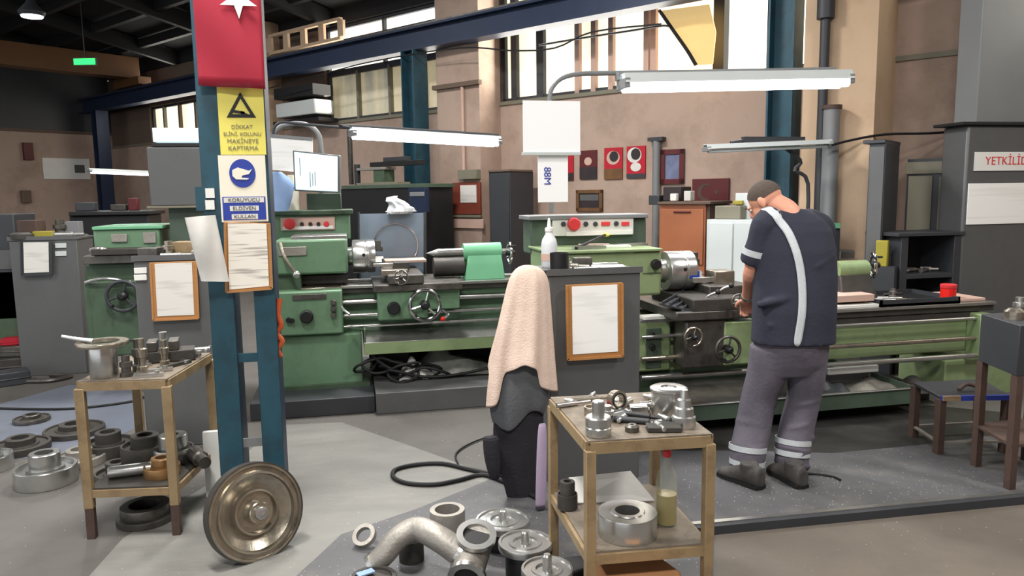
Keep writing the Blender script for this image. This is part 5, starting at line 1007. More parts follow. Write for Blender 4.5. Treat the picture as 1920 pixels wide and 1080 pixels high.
table_bits = [(('steel_bush', 'steel', 'bright bush behind the stepped cylinder on worn table', 'bush'), (.28, .35, 'step', (.026, .06))), (('red_plug', 'redplastic', 'small red plastic cap on the worn table', 'cap'), (.3, .62, 'can', (.022, .03))), (('hex_key', 'steel', 'bright rod at back left of the worn table', 'rod'), (.12, .75, 'bar', (.15, .01, .2))),
    (('steel_bush', 'steel_brushed', 'squat bush by the red cap', 'bush'), (.2, .5, 'can', (.03, .035))), (('steel_nut', 'steel_dark', 'dark nut near front rail of the worn table', 'nut'), (.4, .12, 'disc', (.025, .018))), (('file', 'black', 'black file lying slantwise on the worn table', 'file'), (.6, .35, 'bar', (.24, .012, -.7))), (('file', 'gray_dark', 'second dark file beside the slanted black one', 'file'), (.55, .25, 'bar', (.22, .011, -.55))),
    (('steel_rod', 'steel', 'bright short rod between bush and files', 'rod'), (.42, .4, 'bar', (.11, .014, .5))), (('steel_block', 'steel', 'bright small block in front of the aluminium pot', 'block'), (.62, .5, 'box', (.07, .045, .03))), (('steel_plate', 'steel_brushed', 'flat bright plate at the right edge of worn table', 'plate'), (.93, .42, 'box', (.09, .12, .012))),
    (('steel_nut', 'steel', 'small bright nut beside files on the worn table', 'nut'), (.48, .5, 'disc', (.024, .014))), (('steel_block', 'cast', 'dark angle block near the right front of the worn table', 'block'), (.66, .1, 'box', (.12, .06, .02))), (('steel_rod', 'steel_brushed', 'thin rod along the back edge of worn table', 'rod'), (.35, .85, 'bar', (.2, .009, .05))), (('steel_bush', 'cast_pale', 'pale ring bush left of the aluminium pot', 'bush'), (.55, .75, 'disc', (.035, .02)))]
for (nm, m, l, cat), (u, v, kind, s_) in table_bits:
    c = on(RT, u, v, tp); bits(c.x, c.x + 1e-6, c.y, c.y + 1e-6, tp, [((nm, m, l, cat), (0, 0, kind, s_))])
bit = None
for i in range(18):
    u, v = random.uniform(.1, .9), random.uniform(.12, .9); c = on(RT, u, v, tp)
    if bit is None:
        bit = MB(); bit.rev([(.008, 0), (.011, .002), (.011, .03), (.007, .032), (.007, .055), (.004, .057)], 'steel', c + ZA * .011, (1, .3, 0), 12); bit = tag(bit.build('metal_bit', org=c), 'small bright turned metal bit scattered on the worn table', 'bit', 'small bright metal bits on the worn table')
    else: dup(bit, c, random.uniform(0, 6.28), scale=random.uniform(.8, 1.5))
sp = .3665
disc_part('bearing_ring', atz(1176, 1000, sp), .108, .045, .085, 'steel', 'big thick steel ring on the shelf of the worn table', 'ring', grooves=False, hub=(.065, .004))
t = MB(); c = on(RT, .36, .95, sp); q = [c + Vector((-.14, 0, .0)), c + Vector((.16, 0, 0)), c + Vector((.1, .04, .13)), c + Vector((-.1, .04, .1))]; q = [on(RT, .1, .72, sp + .003), on(RT, .85, .66, sp + .003), on(RT, .7, .86, sp + .09), on(RT, .12, .9, sp + .07)]; slab(t, q, ZA * .004, 'whitecloth'); tag(t.build('folded_paper', org=q[0]), 'folded white paper behind the big ring on the shelf', 'paper')
t = thing('oil_bottle', atz(1249, 982, sp), 'clear bottle half full of yellow oil with red cap', 'bottle'); c = atz(1249, 982, sp); b = MB()
b.rev([(.036, 0), (.04, .006), (.041, .17), (.036, .2), (.015, .235), (.013, .26), (.012, .26), (.013, .235), (.034, .2), (.039, .17), (.038, .007), (.0005, .004)], 'clear', c); b.build('glass', t); b = MB(); b.rev([(.0365, .0085), (.0375, .12), (.0005, .121)], 'oil', c); b.build('oil', t); b = MB(); b.rev([(.015, .262), (.016, .268), (.016, .284), (.012, .288)], 'signred', c); b.build('cap', t)
disc_part('cast_hub', atz(1064, 952, sp), .04, .015, .06, 'cast', 'dark hub at back left of the worn table shelf', hub=(.03, .05))
# wooden piece under it
b = MB(); c = atz(1180, 1078, .12); P = []
q = [on(RT, .14, -.35, .25), on(RT, .62, -.35, .25), on(RT, .8, .05, .25), on(RT, .7, .32, .25), on(RT, .16, .32, .25)]; c = q[0]
b.add(q + [p - ZA * .25 for p in q], [(0, 1, 2, 3, 4), (9, 8, 7, 6, 5)] + [(i, (i + 1) % 5, 5 + (i + 1) % 5, 5 + i) for i in range(5)], 'card'); tag(b.build('wooden_crate', org=q[0] - ZA * .25, bev=.008), 'orange-brown wooden crate on floor under the worn table', 'crate')
t = MB(); c = on(RT, .3, .8, 0); t.cbox(c + ZA * .05, (.28, .12, .1), 'black'); tag(t.build('black_box', org=c, bev=.01), 'black box behind the orange-brown crate under the table', 'box')
can('white_jar', on(RT, .62, .75, 0), .05, .11, 'white', 'white jar beside the black box under the worn table', 'jar')

#@@FLOORPARTS
def stemmed(px, py, z, r, label, stem=.05, m='steel', h=.03):
    c = atz(px, py, z); return disc_part('stemmed_disc', (c.x, c.y, z), r, .0005, h, m, label, 'disc', stem=stem, stem_r=.018, grooves=True)
stemmed(943, 984, .1, .125, 'bright disc with short stem, farthest of the stacked discs on the floor', .05)
stemmed(985, 1027, .12, .115, 'bright disc with stem in middle of the stacked floor discs', .05)
stemmed(1026, 1078, .15, .1, 'nearest stemmed disc at bottom edge of the picture', .06)
for px, py, z, r, h, l in ((943, 984, 0, .09, .0995, 'dark drum under the farthest stemmed disc'), (985, 1027, 0, .085, .1195, 'dark drum under the middle stemmed disc'), (1026, 1078, 0, .075, .1495, 'dark drum under the nearest stemmed disc')):
    c = atz(px, py, h); can('dark_drum', (c.x, c.y, 0), r, h, 'black', l, 'drum')
# elbows
def elbow(name, pts, r0, r1, label, m='cast_pale', flange=True):
    t = thing(name, pts[-1], label, 'pipe fitting'); b = MB(); b.tube(pts, lambda q: r0 + (r1 - r0) * q, m, n=28, smooth=5); b.build('pipe', t, sharp=50)
    P = [Vector(p) for p in pts]
    for a, c, r in ((P[0], P[1], r0), (P[-1], P[-2], r1)):
        d = (a - c).normalized(); b = MB(); b.ring(a - d * .004, d, r * 1.18, r * .8, .02, 'steel', 36); b.build('collar', t); b = MB(); b.rev([(r * .8, 0), (r * .79, .002)], 'black', a + d * .0005, d, 30); b.build('bore', t)
    return t
def fp(x, y, z): p = atz(x, y, z); return Vector((p.x, p.y, z))
elbow('pipe_elbow', [fp(704, 1056, .06), fp(722, 1038, .1), fp(748, 1008, .16), fp(782, 992, .19), fp(820, 1008, .18), fp(862, 1036, .13)], .045, .055, 'tall bent grey pipe elbow in the middle floor pile')
elbow('pipe_elbow', [fp(893, 1006, .2), fp(892, 1020, .16), fp(886, 1042, .12), fp(880, 1062, .1), fp(876, 1080, .085)], .07, .066, 'wide pale pipe elbow with dark open mouth, front of floor pile')
c = atz(842, 1000, 0); disc_part('ring_cap', (c.x, c.y + .05, .0), .085, .06, .1, 'cast_pale', 'pale round collar standing behind the bent elbow', 'collar', grooves=False)
c = atz(686, 1022, 0); b = MB(); b.ring((c.x, c.y, .04), (-.35, -.5, .75), .055, .036, .025, 'cast_pale'); tag(b.build('tilted_ring', org=(Vector((c.x, c.y, 0)))), 'small grey ring propped at left end of floor pile', 'ring')
c = atz(772, 1050, .0); can('small_valve', (c.x, c.y, 0), .055, .1, 'cast', 'dark valve body between the two pipe elbows', 'valve'); disc_part('blanking_disc', (c.x, c.y, .1005), .042, .0005, .02, 'white', 'pale round cap on the dark valve body', 'cap', grooves=False)
c = atz(795, 1105, .1); can('brown_casting', (c.x - .03, c.y + .06, 0), .075, .08, 'rust', 'rusty round casting with cream rim at picture bottom', 'casting'); disc_part('pale_disc', (c.x + .02, c.y + .03, .0805), .055, .0005, .02, 'lampoff', 'pale cap on rusty casting at the picture bottom', 'cap', grooves=False)
c = atz(700, 1085, .06); can('cast_drum', (c.x, c.y, 0), .095, .07, 'cast', 'low dark drum at the left bottom of floor pile', 'drum'); b = MB(); c = c + Vector((-.03, .03, 0)); b.cbox((c.x, c.y, .074), (.07, .035, .006), 'bluecloth', rz=.4); tag(b.build('blue_tag', org=Vector((c.x, c.y, .071))), 'pale blue tag on the low dark drum', 'tag')
# cable loop on the floor
loop = [atz(x, y, .014) for x, y in ((1010, 905), (930, 890), (880, 880), (830, 869), (780, 871), (742, 880), (738, 895), (765, 906), (815, 908), (860, 900), (905, 890), (950, 905), (1010, 935))]
coil('cable_loop', loop, .0125, 'rubber', 'thick black cable looped on the pale floor')
coil('floor_cable', [atz(x, y, .01) for x, y in ((860, 872), (855, 850), (885, 830), (930, 815), (960, 812))], .006, 'rubber', 'thin dark cable curving behind the hanging overalls')
coil('floor_cable', [atz(x, y, .009) for x, y in ((1470, 890), (1520, 888), (1560, 893), (1576, 900))], .006, 'rubber', 'short dark cable on floor at right of worker boots')
# edge strip on the floor
b = MB(); P0, P1 = atz(1300, 1001, 0), atz(2150, 918, 0); d = (P1 - P0).normalized(); nn = ZA.cross(d); b.bar(P0 + ZA * .022, P1 + ZA * .022, .07, .044, 'gray_dark'); o = b.build('floor_strip', org=P0); b = MB(); b.bar(P0 + ZA * .046 + nn * .012, P1 + ZA * .046 + nn * .012, .028, .006, 'steel'); b.build('bright_edge', o); tag(o, 'low dark floor strip with bright metal edge before the worker', 'strip')
#@@RIGHTBACK
Yq = 5.5
t = thing('machine_cabinet', (aty(1860, 500, Yq).x, Yq, 0), 'tall grey cabinet with white sheet at the right picture edge', 'cabinet')
xa = aty(1806, 400, Yq).x; b = MB(); b.box(xa, 6.05, Yq, Yq + .28, .0, aty(1860, 235, Yq).z, 'gray'); b.build('body', t, bev=.02)
b = MB(); b.box(aty(1800, 230, Yq).x, 6.06, Yq - .03, Yq + .3, aty(1860, 235, Yq).z, aty(1860, 229, Yq).z, 'black'); b.build('lid', t, bev=.004)
b = MB(); b.box(aty(1842, 100, Yq).x, 5.95, Yq + .02, Yq + .27, aty(1860, 229, Yq).z, 3.6, 'gray_light'); b.build('upper_box', t, bev=.01)
def rsign(name, x0, y0, x1, y1, m, label, cat):
    t = thing(name, aty((x0 + x1) / 2, y1, Yq - .012), label, cat); pb(t, 'plate', x0, y0, x1, y1, Yq - .012, .011, m, .001); return t
t = rsign('red_letter_sign', 1828, 285, 1975, 320, 'white', 'white sign with red capital letters on the tall grey cabinet', 'sign'); text('YETKİLİDEN', aty(1899, 302, Yq - .014), .1, XA, ZA, 'signred', parent=t, sx=.98)
rsign('white_sheet', 1815, 343, 1985, 419, 'whitesheet', 'large blank white sheet below the red lettering', 'sheet')
# shelf unit with tools
t = thing('tool_shelf', aty(1745, 560, 5.55), 'dark open tool shelf beside the tall grey cabinet', 'shelf'); Ys = 5.5
x0, x1 = aty(1688, 500, Ys).x, aty(1800, 500, Ys).x; za, zb_, zm = aty(1745, 442, Ys).z, 0.0, aty(1745, 513, Ys).z
for nm, q in (('side_panel', (x0, x0 + .07, Ys, Ys + .4, 0, za)), ('side_panel', (x1 - .07, x1, Ys, Ys + .4, 0, za)), ('top_panel', (x0 - .05, x1 + .02, Ys - .02, Ys + .4, za, za + .03)), ('back_panel', (x0 + .07, x1 - .07, Ys + .38, Ys + .4, 0, za)), ('shelf_board', (x0 + .07, x1 - .07, Ys, Ys + .38, zm - .04, zm)), ('shelf_board', (x0 + .07, x1 - .07, Ys, Ys + .38, zm - .36, zm - .32))):
    b = MB(); b.box(*q, 'gray_dark' if nm != 'back_panel' else 'black'); b.build(nm, t, bev=.003)
for i, (u, L_, a, m, l) in enumerate(((.2, .22, .3, 'steel', 'bright bar at left on upper board of the dark tool shelf'), (.45, .25, -.2, 'steel_brushed', 'long bar mid upper board of the dark tool shelf'), (.6, .2, .5, 'steel', 'slanting bright bar on upper board of dark tool shelf'), (.8, .18, -.5, 'cast_pale', 'pale bar at right on upper board of the dark tool shelf'))):
    c = Vector((x0 + .07 + (x1 - x0 - .14) * u, Ys + .12 + .05 * (i % 2), zm + .0005)); bits(c.x, c.x + 1e-6, c.y, c.y + 1e-6, c.z, [(('tool_bar', m, l, 'tool'), (0, 0, 'bar', (L_ * .8, .02, a)))])
# small locker and wall cupboards
t = thing('grey_locker', atk(1640, 560, 7.1), 'dark grey locker in front of the cream column', 'locker'); kbox('body', 1624, 268, 1655, 560, 7.05, .5, 'gray_dark', t, floor=True); kbox('door', 1626, 275, 1653, 520, 7.035, .012, 'gray', t); kbox('top', 1618, 262, 1660, 269, 7.02, .56, 'gray_dark', t)
kthing('yellow_folder', 1641, 451, 1664, 500, 6.95, .06, 'yellow_dark', 'yellow-green folder standing before the dark grey locker', 'folder'); 
b = MB(); kbox('stand', 1630, 500, 1675, 600, 6.9, .15, 'gray_dark', b=b, floor=True); tag(b.build('machine_stand', org=atk(1650, 600, 6.9)), 'dark stand under the yellow folder', 'stand')
t = thing('wall_cupboard', atk(1745, 440, 7.9), 'olive two-door wall cupboard beyond the tool shelf', 'cupboard'); kbox('body', 1694, 296, 1850, 600, 7.85, .48, 'gray_dark', t, floor=True); kbox('door', 1700, 330, 1745, 470, 7.83, .018, 'olive', t); kbox('door', 1757, 330, 1840, 470, 7.83, .018, 'olive', t); kbox('top_drawer', 1698, 302, 1842, 325, 7.83, .018, 'olive', t)
t = thing('door_label', atk(1786, 350, 7.82), 'white and red label on the olive wall cupboard', 'label'); kbox('upper', 1770, 330, 1800, 347, 7.82, .009, 'lampoff', t, bev=0); kbox('stripe', 1770, 348, 1800, 360, 7.82, .009, 'signred', t, bev=0)
t = thing('green_column_machine', aty(1560, 560, 6.2), 'small dark machine with green cap behind the worker', 'machine'); pb(t, 'body', 1530, 428, 1572, 640, 6.1, .3, 'gray_dark', .01); pb(t, 'cap', 1528, 419, 1576, 429, 6.08, .34, 'green_mint', .004)
heapc = aty(1600, 490, 6.6); t = thing('grey_machine', heapc, 'grey machine housing behind the near tailstock', 'machine'); pb(t, 'housing', 1572, 468, 1640, 560, 6.3, .4, 'cast_pale', .02); pb(t, 'rail', 1570, 485, 1632, 490, 6.28, .03, 'pink', .003); pb(t, 'base', 1576, 560, 1636, 640, 6.32, .36, 'gray_dark', .01)
# tray with tools and red can on the bed
zt = aty(1600, 579, Y2).z
t = thing('tool_tray', Vector((aty(1730, 570, Y2).x, Y2 + .2, zt)), 'dark tool tray lying on the right end of the lathe bed', 'tray')
x0, x1 = aty(1652, 570, Y2).x, aty(1800, 570, Y2).x; b = MB(); b.box(x0, x1, Y2 + .0, Y2 + .5, zt + .0005, zt + .02, 'black'); b.build('base', t)
for q in ((x0, x1, Y2, Y2 + .015), (x0, x1, Y2 + .485, Y2 + .5), (x0, x0 + .015, Y2, Y2 + .5), (x1 - .015, x1, Y2, Y2 + .5)): b = MB(); b.box(*q, zt + .0005, zt + .05, 'gray_dark'); b.build('rim', t)
c = Vector((aty(1762, 560, Y2 + .2).x, Y2 + .12, zt + .0205)); t = thing('red_tin', c, 'bright red round tin in the tool tray on the lathe', 'tin'); b = MB(); b.rev([(.05, 0), (.055, .005), (.055, .075), (.05, .08)], 'redplastic', c); b.build('body', t); b = MB(); b.rev([(.056, .08), (.058, .084), (.058, .108), (.05, .112)], 'signred', c); b.build('lid', t)
for i, (u, v, k, s_, m, l, nm) in enumerate(((.15, .3, 'bar', (.22, .014, -.5), 'steel', 'bright wrench-like bar at left of the tool tray', 'wrench'), (.3, .45, 'bar', (.26, .012, -.35), 'steel', 'long bright bar beside the first in the tool tray', 'wrench'), (.4, .2, 'bar', (.2, .012, -.2), 'steel_brushed', 'third bar nearest the red tin in tool tray', 'wrench'), (.5, .6, 'step', (.03, .07), 'steel', 'bright stepped bush left behind the red tin', 'bush'), (.62, .8, 'bar', (.2, .01, .2), 'steel_dark', 'dark rod behind the red tin', 'rod'))):
    c = Vector((x0 + (x1 - x0) * u, Y2 + .5 * v, zt + .0205)); bits(c.x, c.x + 1e-6, c.y, c.y + 1e-6, c.z, [((nm, m, l, 'tool' if nm == 'wrench' else nm), (0, 0, k, s_))])
b = MB(); c = Vector((aty(1835, 572, Y2).x, Y2 + .25, zt)); b.cbox(c + ZA * .012, (.22, .4, .024), 'pink'); tag(b.build('end_plate', org=c, bev=.004), 'pinkish flat plate on extreme right of the lathe bed', 'plate')
b = MB(); c = Vector((aty(1608, 572, Y2).x, Y2 + .05, zt + .0005)); b.cbox(c + ZA * .012, (.38, .08, .024), 'white', rz=.02); tag(b.build('way_highlight', org=c, bev=.003), 'white highlight built as bar on front edge of lathe bed right of worker', 'bar')  # white slab built as the highlight on the bed way
b = MB(); c = Vector((aty(1243, 592, Y2).x, Y2 + .02, zt + .0005)); b.cbox(c + ZA * .012, (.3, .09, .024), 'white', rz=.02); tag(b.build('way_highlight', org=c, bev=.003), 'white shine built as bar on lathe bed under the chuck', 'bar')  # white slab for the bright shine of the bed way
# dark finned guard plate below the chuck
b = MB(); q0 = [aty(1236, 568, 4.55), aty(1278, 545, 4.95), aty(1345, 566, 4.95), aty(1330, 590, 4.5)]; slab(b, q0, ZA * -.012, 'gray_dark')
for i in range(7): f_ = (i + .5) / 7; b.bar(q0[0].lerp(q0[3], f_) + ZA * .006, q0[1].lerp(q0[2], f_) + ZA * .006, .012, .02, 'gray_dark')
b.bar(q0[0].lerp(q0[3], .5) - ZA * .01, Vector((q0[0].lerp(q0[3], .5).x, 4.72, zt)), .04, .01, 'gray_dark'); tag(b.build('ribbed_plate', org=q0[0]), 'dark ribbed plate jutting out below the chuck', 'plate')
# white boards hanging on the lamp pole
Yw = 5.05
def hung(name, x0, y0, x1, y1, Y, label):
    t = thing(name, aty((x0 + x1) / 2, y1, Y), label, 'board'); pb(t, 'sheet', x0, y0, x1, y1, Y, .01, 'signwhite', .001); return t
mat('signwhite', '#ffffff', .5, 0, .0, 3)
for m_ in ('signwhite',): pass
t = hung('white_board', 981, 189, 1088, 288, Yw, 'large bright white board hanging on the bent lamp pole'); pb(t, 'bottom_rail', 980, 285, 1089, 291, Yw - .01, .03, 'lampoff', .002); b = MB(); b.cyl(aty(1033, 192, Yw + .01), aty(1031, 196, YL + .1), .012, 'gray_light', n=8); b.build('bracket', t)
t = hung('white_board', 1009, 290, 1065, 379, Yw + .02, 'narrow white board with blue characters below the large white one'); text('88M', aty(1026, 330, Yw + .017), .07, ZA * -1, XA, 'signblue', parent=t)
# low stool
t = thing('low_stool', atz(1800, 840, 0), 'low rusty angle-iron stool with blue-edged top at right', 'stool')
HS = .34; q = [atz(1762, 749, HS), atz(1894, 747, HS), atz(1840, 716, HS), atz(1712, 722, HS)]
b = MB(); slab(b, [p + ZA * .02 for p in q], ZA * -.02, 'gray_dark'); b.build('stool_top', t, bev=.003)
b = MB(); b.bar(q[0] + Vector((.0, -.012, .01)), q[1] + Vector((0, -.012, .01)), .02, .03, 'signblue'); b.build('front_edge', t); b = MB(); b.bar(q[0] + Vector((-.0, -.02, .012)), q[0].lerp(q[1], .25) + Vector((0, -.02, .012)), .02, .028, 'tan'); b.build('edge_patch', t)
for p in q:
    c = p.lerp(sum(q, Vector()) / 4, .06); b = MB(); b.box(c.x - .022, c.x + .022, c.y - .022, c.y + .022, 0, HS - .0, 'rust'); b.build('leg', t, bev=.002)
for i in range(4): b = MB(); a, c = q[i].lerp(sum(q, Vector()) / 4, .05), q[(i + 1) % 4].lerp(sum(q, Vector()) / 4, .05); b.bar((a.x, a.y, .07), (c.x, c.y, .07), .02, .012, 'cast_pale'); b.build('rail', t)
b = MB(); c = atz(1800, 714, HS + .06); b.tube([Vector((c.x - .1, c.y - .1, HS + .035)), Vector((c.x - .02, c.y - .08, HS + .06)), Vector((c.x + .05, c.y - .12, HS + .035))], .012, 'rust'); tag(b.build('rusty_hook', org=c), 'bent rusty hook on the low stool', 'hook')
# parts cart cut by the frame
t = thing('parts_cart', atz(1905, 840, 0), 'dark parts cart at right edge with metal pieces on top', 'cart')
ZC = .62; q = [atz(1834, 676, ZC), atz(1906, 706, ZC), atz(2010, 700, ZC), atz(1940, 668, ZC)]
b = MB(); b.add(q + [p + ZA * .27 for p in q], [(3, 2, 1, 0), (4, 5, 6, 7)] + [(i, (i + 1) % 4, 4 + (i + 1) % 4, 4 + i) for i in range(4)], 'gray_dark'); b.build('box', t, bev=.004)
for p in q: c = p.lerp(sum(q, Vector()) / 4, .1); b = MB(); b.box(c.x - .02, c.x + .02, c.y - .02, c.y + .02, 0, ZC, 'rust'); b.build('leg', t)
b = MB(); slab(b, [Vector((p.x, p.y, .25)) for p in q], ZA * -.015, 'rust'); b.build('lower_shelf', t)
for i, (u, v, k, s_, m, l) in enumerate(((.25, .5, 'step', (.035, .1), 'steel', 'bright stepped part on the cart at right edge'), (.5, .25, 'disc', (.05, .04), 'steel_brushed', 'small disc on the cart at right edge'), (.6, .7, 'can', (.04, .13), 'cast_pale', 'pale cylinder on the cart at right edge'), (.15, .75, 'bar', (.12, .015, .5), 'steel', 'short rod at back of the cart at right edge'))):
    c = q[0].lerp(q[1], u).lerp(q[3].lerp(q[2], u), v); c = c + ZA * .2705; bits(c.x, c.x + 1e-6, c.y, c.y + 1e-6, c.z, [(('metal_part', m, l, 'part'), (0, 0, k, s_))])

#@@PERSON
DM = 4.12
def M(x, y, d=0.0): return atd(x, y, DM + d)
man = thing('person', Vector((M(1450, 910).x, M(1450, 910).y, 0)), 'person in dark navy work shirt with reflective stripe bending over the lathe', 'person')
def organic(mb, name, parent, vox, smooth_it=3, sub=False):
    o = mb.build(name, parent, smooth=True, sharp=180)
    r = o.modifiers.new('r', 'REMESH'); r.mode = 'VOXEL'; r.voxel_size = vox; r.use_smooth_shade = True
    s_ = o.modifiers.new('s', 'SMOOTH'); s_.factor = .6; s_.iterations = smooth_it
    return o
def ringpts(c, hw, dp, n=28, sq=1.0):
    R_ = []
    for k in range(n):
        a = 2 * math.pi * k / n; ca, sa = math.cos(a), math.sin(a)
        R_.append(Vector(c) + VX * (hw * math.copysign(abs(ca) ** sq, ca)) + VY * (dp * math.copysign(abs(sa) ** sq, sa)))
    return R_
# body
b = MB()
hc = M(1434, 377, .1)
fd = (VX * -.62 + VY * .5 - ZA * .6).normalized()             # where the face looks
ux = fd.cross(ZA).normalized(); uz = ux.cross(fd).normalized(); HM = Matrix((ux, -fd, uz)).transposed()   # local -y is the face
def hp(x, y, z): return hc + ux * x - fd * y * 1 + uz * z
b.ell(hc + fd * -.012 + uz * .02, (.076, .094, .09), 'skin', HM, 24, 16)
b.ell(hc + fd * .035 - uz * .045, (.058, .062, .068), 'skin', HM, 20, 12)
b.ell(hc + fd * .07 - uz * .09, (.03, .025, .024), 'skin', HM)
b.ell(hc + fd * .1 - uz * .025, (.014, .02, .026), 'skin', HM); b.ell(hc + fd * .085 + uz * .012, (.045, .02, .014), 'skin', HM)
for sg in (-1, 1): b.ell(hc + ux * sg * .077 - uz * .012 - fd * .005, (.012, .02, .032), 'skin', HM)
nb = M(1478, 400, .03); b.tube([hc - fd * .03 - uz * .03, hc.lerp(nb, .55) + ZA * .012, nb, M(1482, 425, .0)], lambda q: .058 + .012 * q, 'skin', n=20)
b.tube([nb, M(1482, 450, .02), M(1484, 540, -.02), M(1485, 640, -.04)], lambda q: .07 + .05 * min(1, q * 3), 'skin', n=16)
SL, EL, WL = M(1432, 425, .0), M(1408, 512, .05), M(1400, 562, .26)
b.tube([nb - ZA * .05, SL, SL.lerp(EL, .5) + VY * -.01, EL, EL.lerp(WL, .4), WL], lambda q: .062 - .032 * q, 'skin', n=16)
SR, ER, WR = M(1540, 430, .1), M(1520, 520, .3), M(1455, 565, .45)
b.tube([nb - ZA * .05, SR, SR.lerp(ER, .5), ER, ER.lerp(WR, .4), WR], lambda q: .062 - .032 * q, 'skin', n=16)
def hand(W0, d, side, up):
    """palm with four curled fingers and a thumb at its side"""
    d = d.normalized(); sd = d.cross(up).normalized() * side; nn = sd.cross(d).normalized() * side
    palm = W0 + d * .05; Mh = Matrix((sd, d, nn)).transposed(); b.ell(palm, (.042, .055, .018), 'skin', Mh, 14, 10); b.tube([W0 - d * .02, W0 + d * .03], .027, 'skin', n=12)
    for i, (o_, L_) in enumerate(((-.031, .062), (-.011, .07), (.01, .066), (.03, .05))):
        a = palm + sd * o_ + d * .045; c1 = a + d * L_ * .5 - nn * L_ * .12; c2 = c1 + d * L_ * .25 - nn * L_ * .32; c3 = c2 - nn * L_ * .3 - d * L_ * .02
        b.tube([a - d * .02, a, c1, c2, c3], lambda q: .0095 - .002 * q, 'skin', n=8, smooth=1)
    a = W0 + sd * -.035 + d * .025; b.tube([W0 + sd * -.018 + d * .012, a, a + sd * -.022 + d * .028 - nn * .01, a + sd * -.022 + d * .052 - nn * .022], lambda q: .0125 - .003 * q, 'skin', n=8, smooth=1)
hand(WL, VY * .8 + VX * .25 - ZA * .5, 1, ZA); hand(WR, VY * .6 - VX * .6 - ZA * .4, -1, ZA)
for (x1_, x2_, x3_, dd) in ((1450, 1420, 1402, 0), (1510, 1505, 1486, 0)):
    b.tube([M(1485, 630, -.03), M(x1_, 680, 0), M(x2_, 770, .06), M(x3_, 865, .0)], lambda q: .085 - .04 * q, 'skin', n=12)
body = organic(b, 'body', man, .0055, 2)
# face parts
for sg in (-1, 1):
    b = MB(); b.ell(hc + fd * .085 + ux * sg * .028 - uz * .002, (.011, .008, .007), 'white', HM); b.ell(hc + fd * .0925 + ux * sg * .028 - uz * .002, (.005, .003, .005), 'inkblack', HM); b.build('eye', man)
    b = MB(); b.cbox(hc + fd * .1 + ux * sg * .028 + uz * .02, (.026, .005, .006), 'hair'); b.build('eyebrow', man)
b = MB(); b.ell(hc + fd * .095 - uz * .062, (.02, .008, .006), 'darkred', HM); b.build('mouth', man)
# hair: short cap on crown and back
b = MB(); vs = []; fs = []; NU, NV = 28, 12
for j in range(NV + 1):
    p = math.pi / 2 * (1 - j / NV * 1.12)
    for i in range(NU):
        a = 2 * math.pi * i / NU; fr_ = max(0, -math.sin(a)); lim = p + .0
        pp = max(p, -.25 + .75 * fr_); r_ = 1.035
        vs.append(hc + fd * -.012 + uz * .02 + HM @ Vector((.076 * r_ * math.cos(pp) * math.cos(a), .094 * r_ * math.cos(pp) * math.sin(a), .09 * r_ * math.sin(pp))))
for j in range(NV):
    for i in range(NU): fs.append((j * NU + i, j * NU + (i + 1) % NU, (j + 1) * NU + (i + 1) % NU, (j + 1) * NU + i))
b.add(vs, fs, 'hair'); b.build('hair', man, sharp=180)
# shirt
TR_ = [(392, 1477, 34, .085, .07), (402, 1476, 52, .115, .06), (414, 1480, 64, .135, .05), (432, 1486, 72, .15, .04), (470, 1490, 76, .16, .02), (520, 1490, 78, .16, -.0), (580, 1489, 78, .155, -.03), (620, 1487, 78, .15, -.04), (641, 1487, 79, .15, -.045)]
b = MB(); b.loft([ringpts(M(cx, y, dd), hw * DM / FPX * .98, dp, 32, .85) for y, cx, hw, dp, dd in TR_], 'shirt')
b.tube([M(1455, 412, .02), SL + VX * .005, SL.lerp(EL, .45) - VY * .012, SL.lerp(EL, .78)], lambda q: .078 - .004 * q + .006 * math.sin(q * 9), 'shirt', n=20)
b.tube([M(1510, 415, .07), SR, SR.lerp(ER, .45), SR.lerp(ER, .78)], lambda q: .078 - .004 * q, 'shirt', n=20)
b.rev([(.07, 0), (.062, .03)], 'shirt', nb - ZA * .035, (hc - nb), 24)
for y, a0, a1, dz in ((560, 1420, 1530, -.02), (600, 1440, 1550, -.03), (500, 1500, 1560, -.0)):
    b.tube([M(a0, y + 12, -.105 + dz), M((a0 + a1) / 2, y, -.132 + dz), M(a1, y - 20, -.085 + dz)], .022, 'shirt', n=8)
shirt = organic(b, 'shirt', man, .009, 4)
def torso_at(px, py, off=.012):
    for (y0, c0, h0, d0, e0), (y1, c1, h1, d1, e1) in zip(TR_, TR_[1:]):
        if y0 <= py <= y1 or (y1, c1) == (641, 1487):
            f_ = (py - y0) / (y1 - y0); cx = c0 + (c1 - c0) * f_; hw = h0 + (h1 - h0) * f_; dp = d0 + (d1 - d0) * f_; dd = e0 + (e1 - e0) * f_
            u = max(-1, min(1, (px - cx) / hw)); ca = abs(u) ** (1 / .85); sa = math.sqrt(max(0, 1 - ca * ca)) ** .85
            return M(cx, py, dd) + VX * (px - cx) * DM / FPX - VY * (dp * sa + off)
sp_ = [(1427, 396), (1443, 408), (1456, 425), (1466, 447), (1474, 472), (1480, 500), (1483, 530), (1484, 560), (1482, 590), (1478, 615), (1474, 640)]
b = MB(); vs = []; fs = []
for i, (x, y) in enumerate(sp_):
    hw = 7.2; tx, ty = (sp_[min(i + 1, len(sp_) - 1)][0] - sp_[max(i - 1, 0)][0]), (sp_[min(i + 1, len(sp_) - 1)][1] - sp_[max(i - 1, 0)][1]); L_ = math.hypot(tx, ty); nx, ny = -ty / L_ * hw, tx / L_ * hw
    vs += [torso_at(x - nx, max(393, y - ny)), torso_at(x + nx, max(393, y + ny))]
for i in range(len(sp_) - 1): fs.append((2 * i, 2 * i + 1, 2 * i + 3, 2 * i + 2))
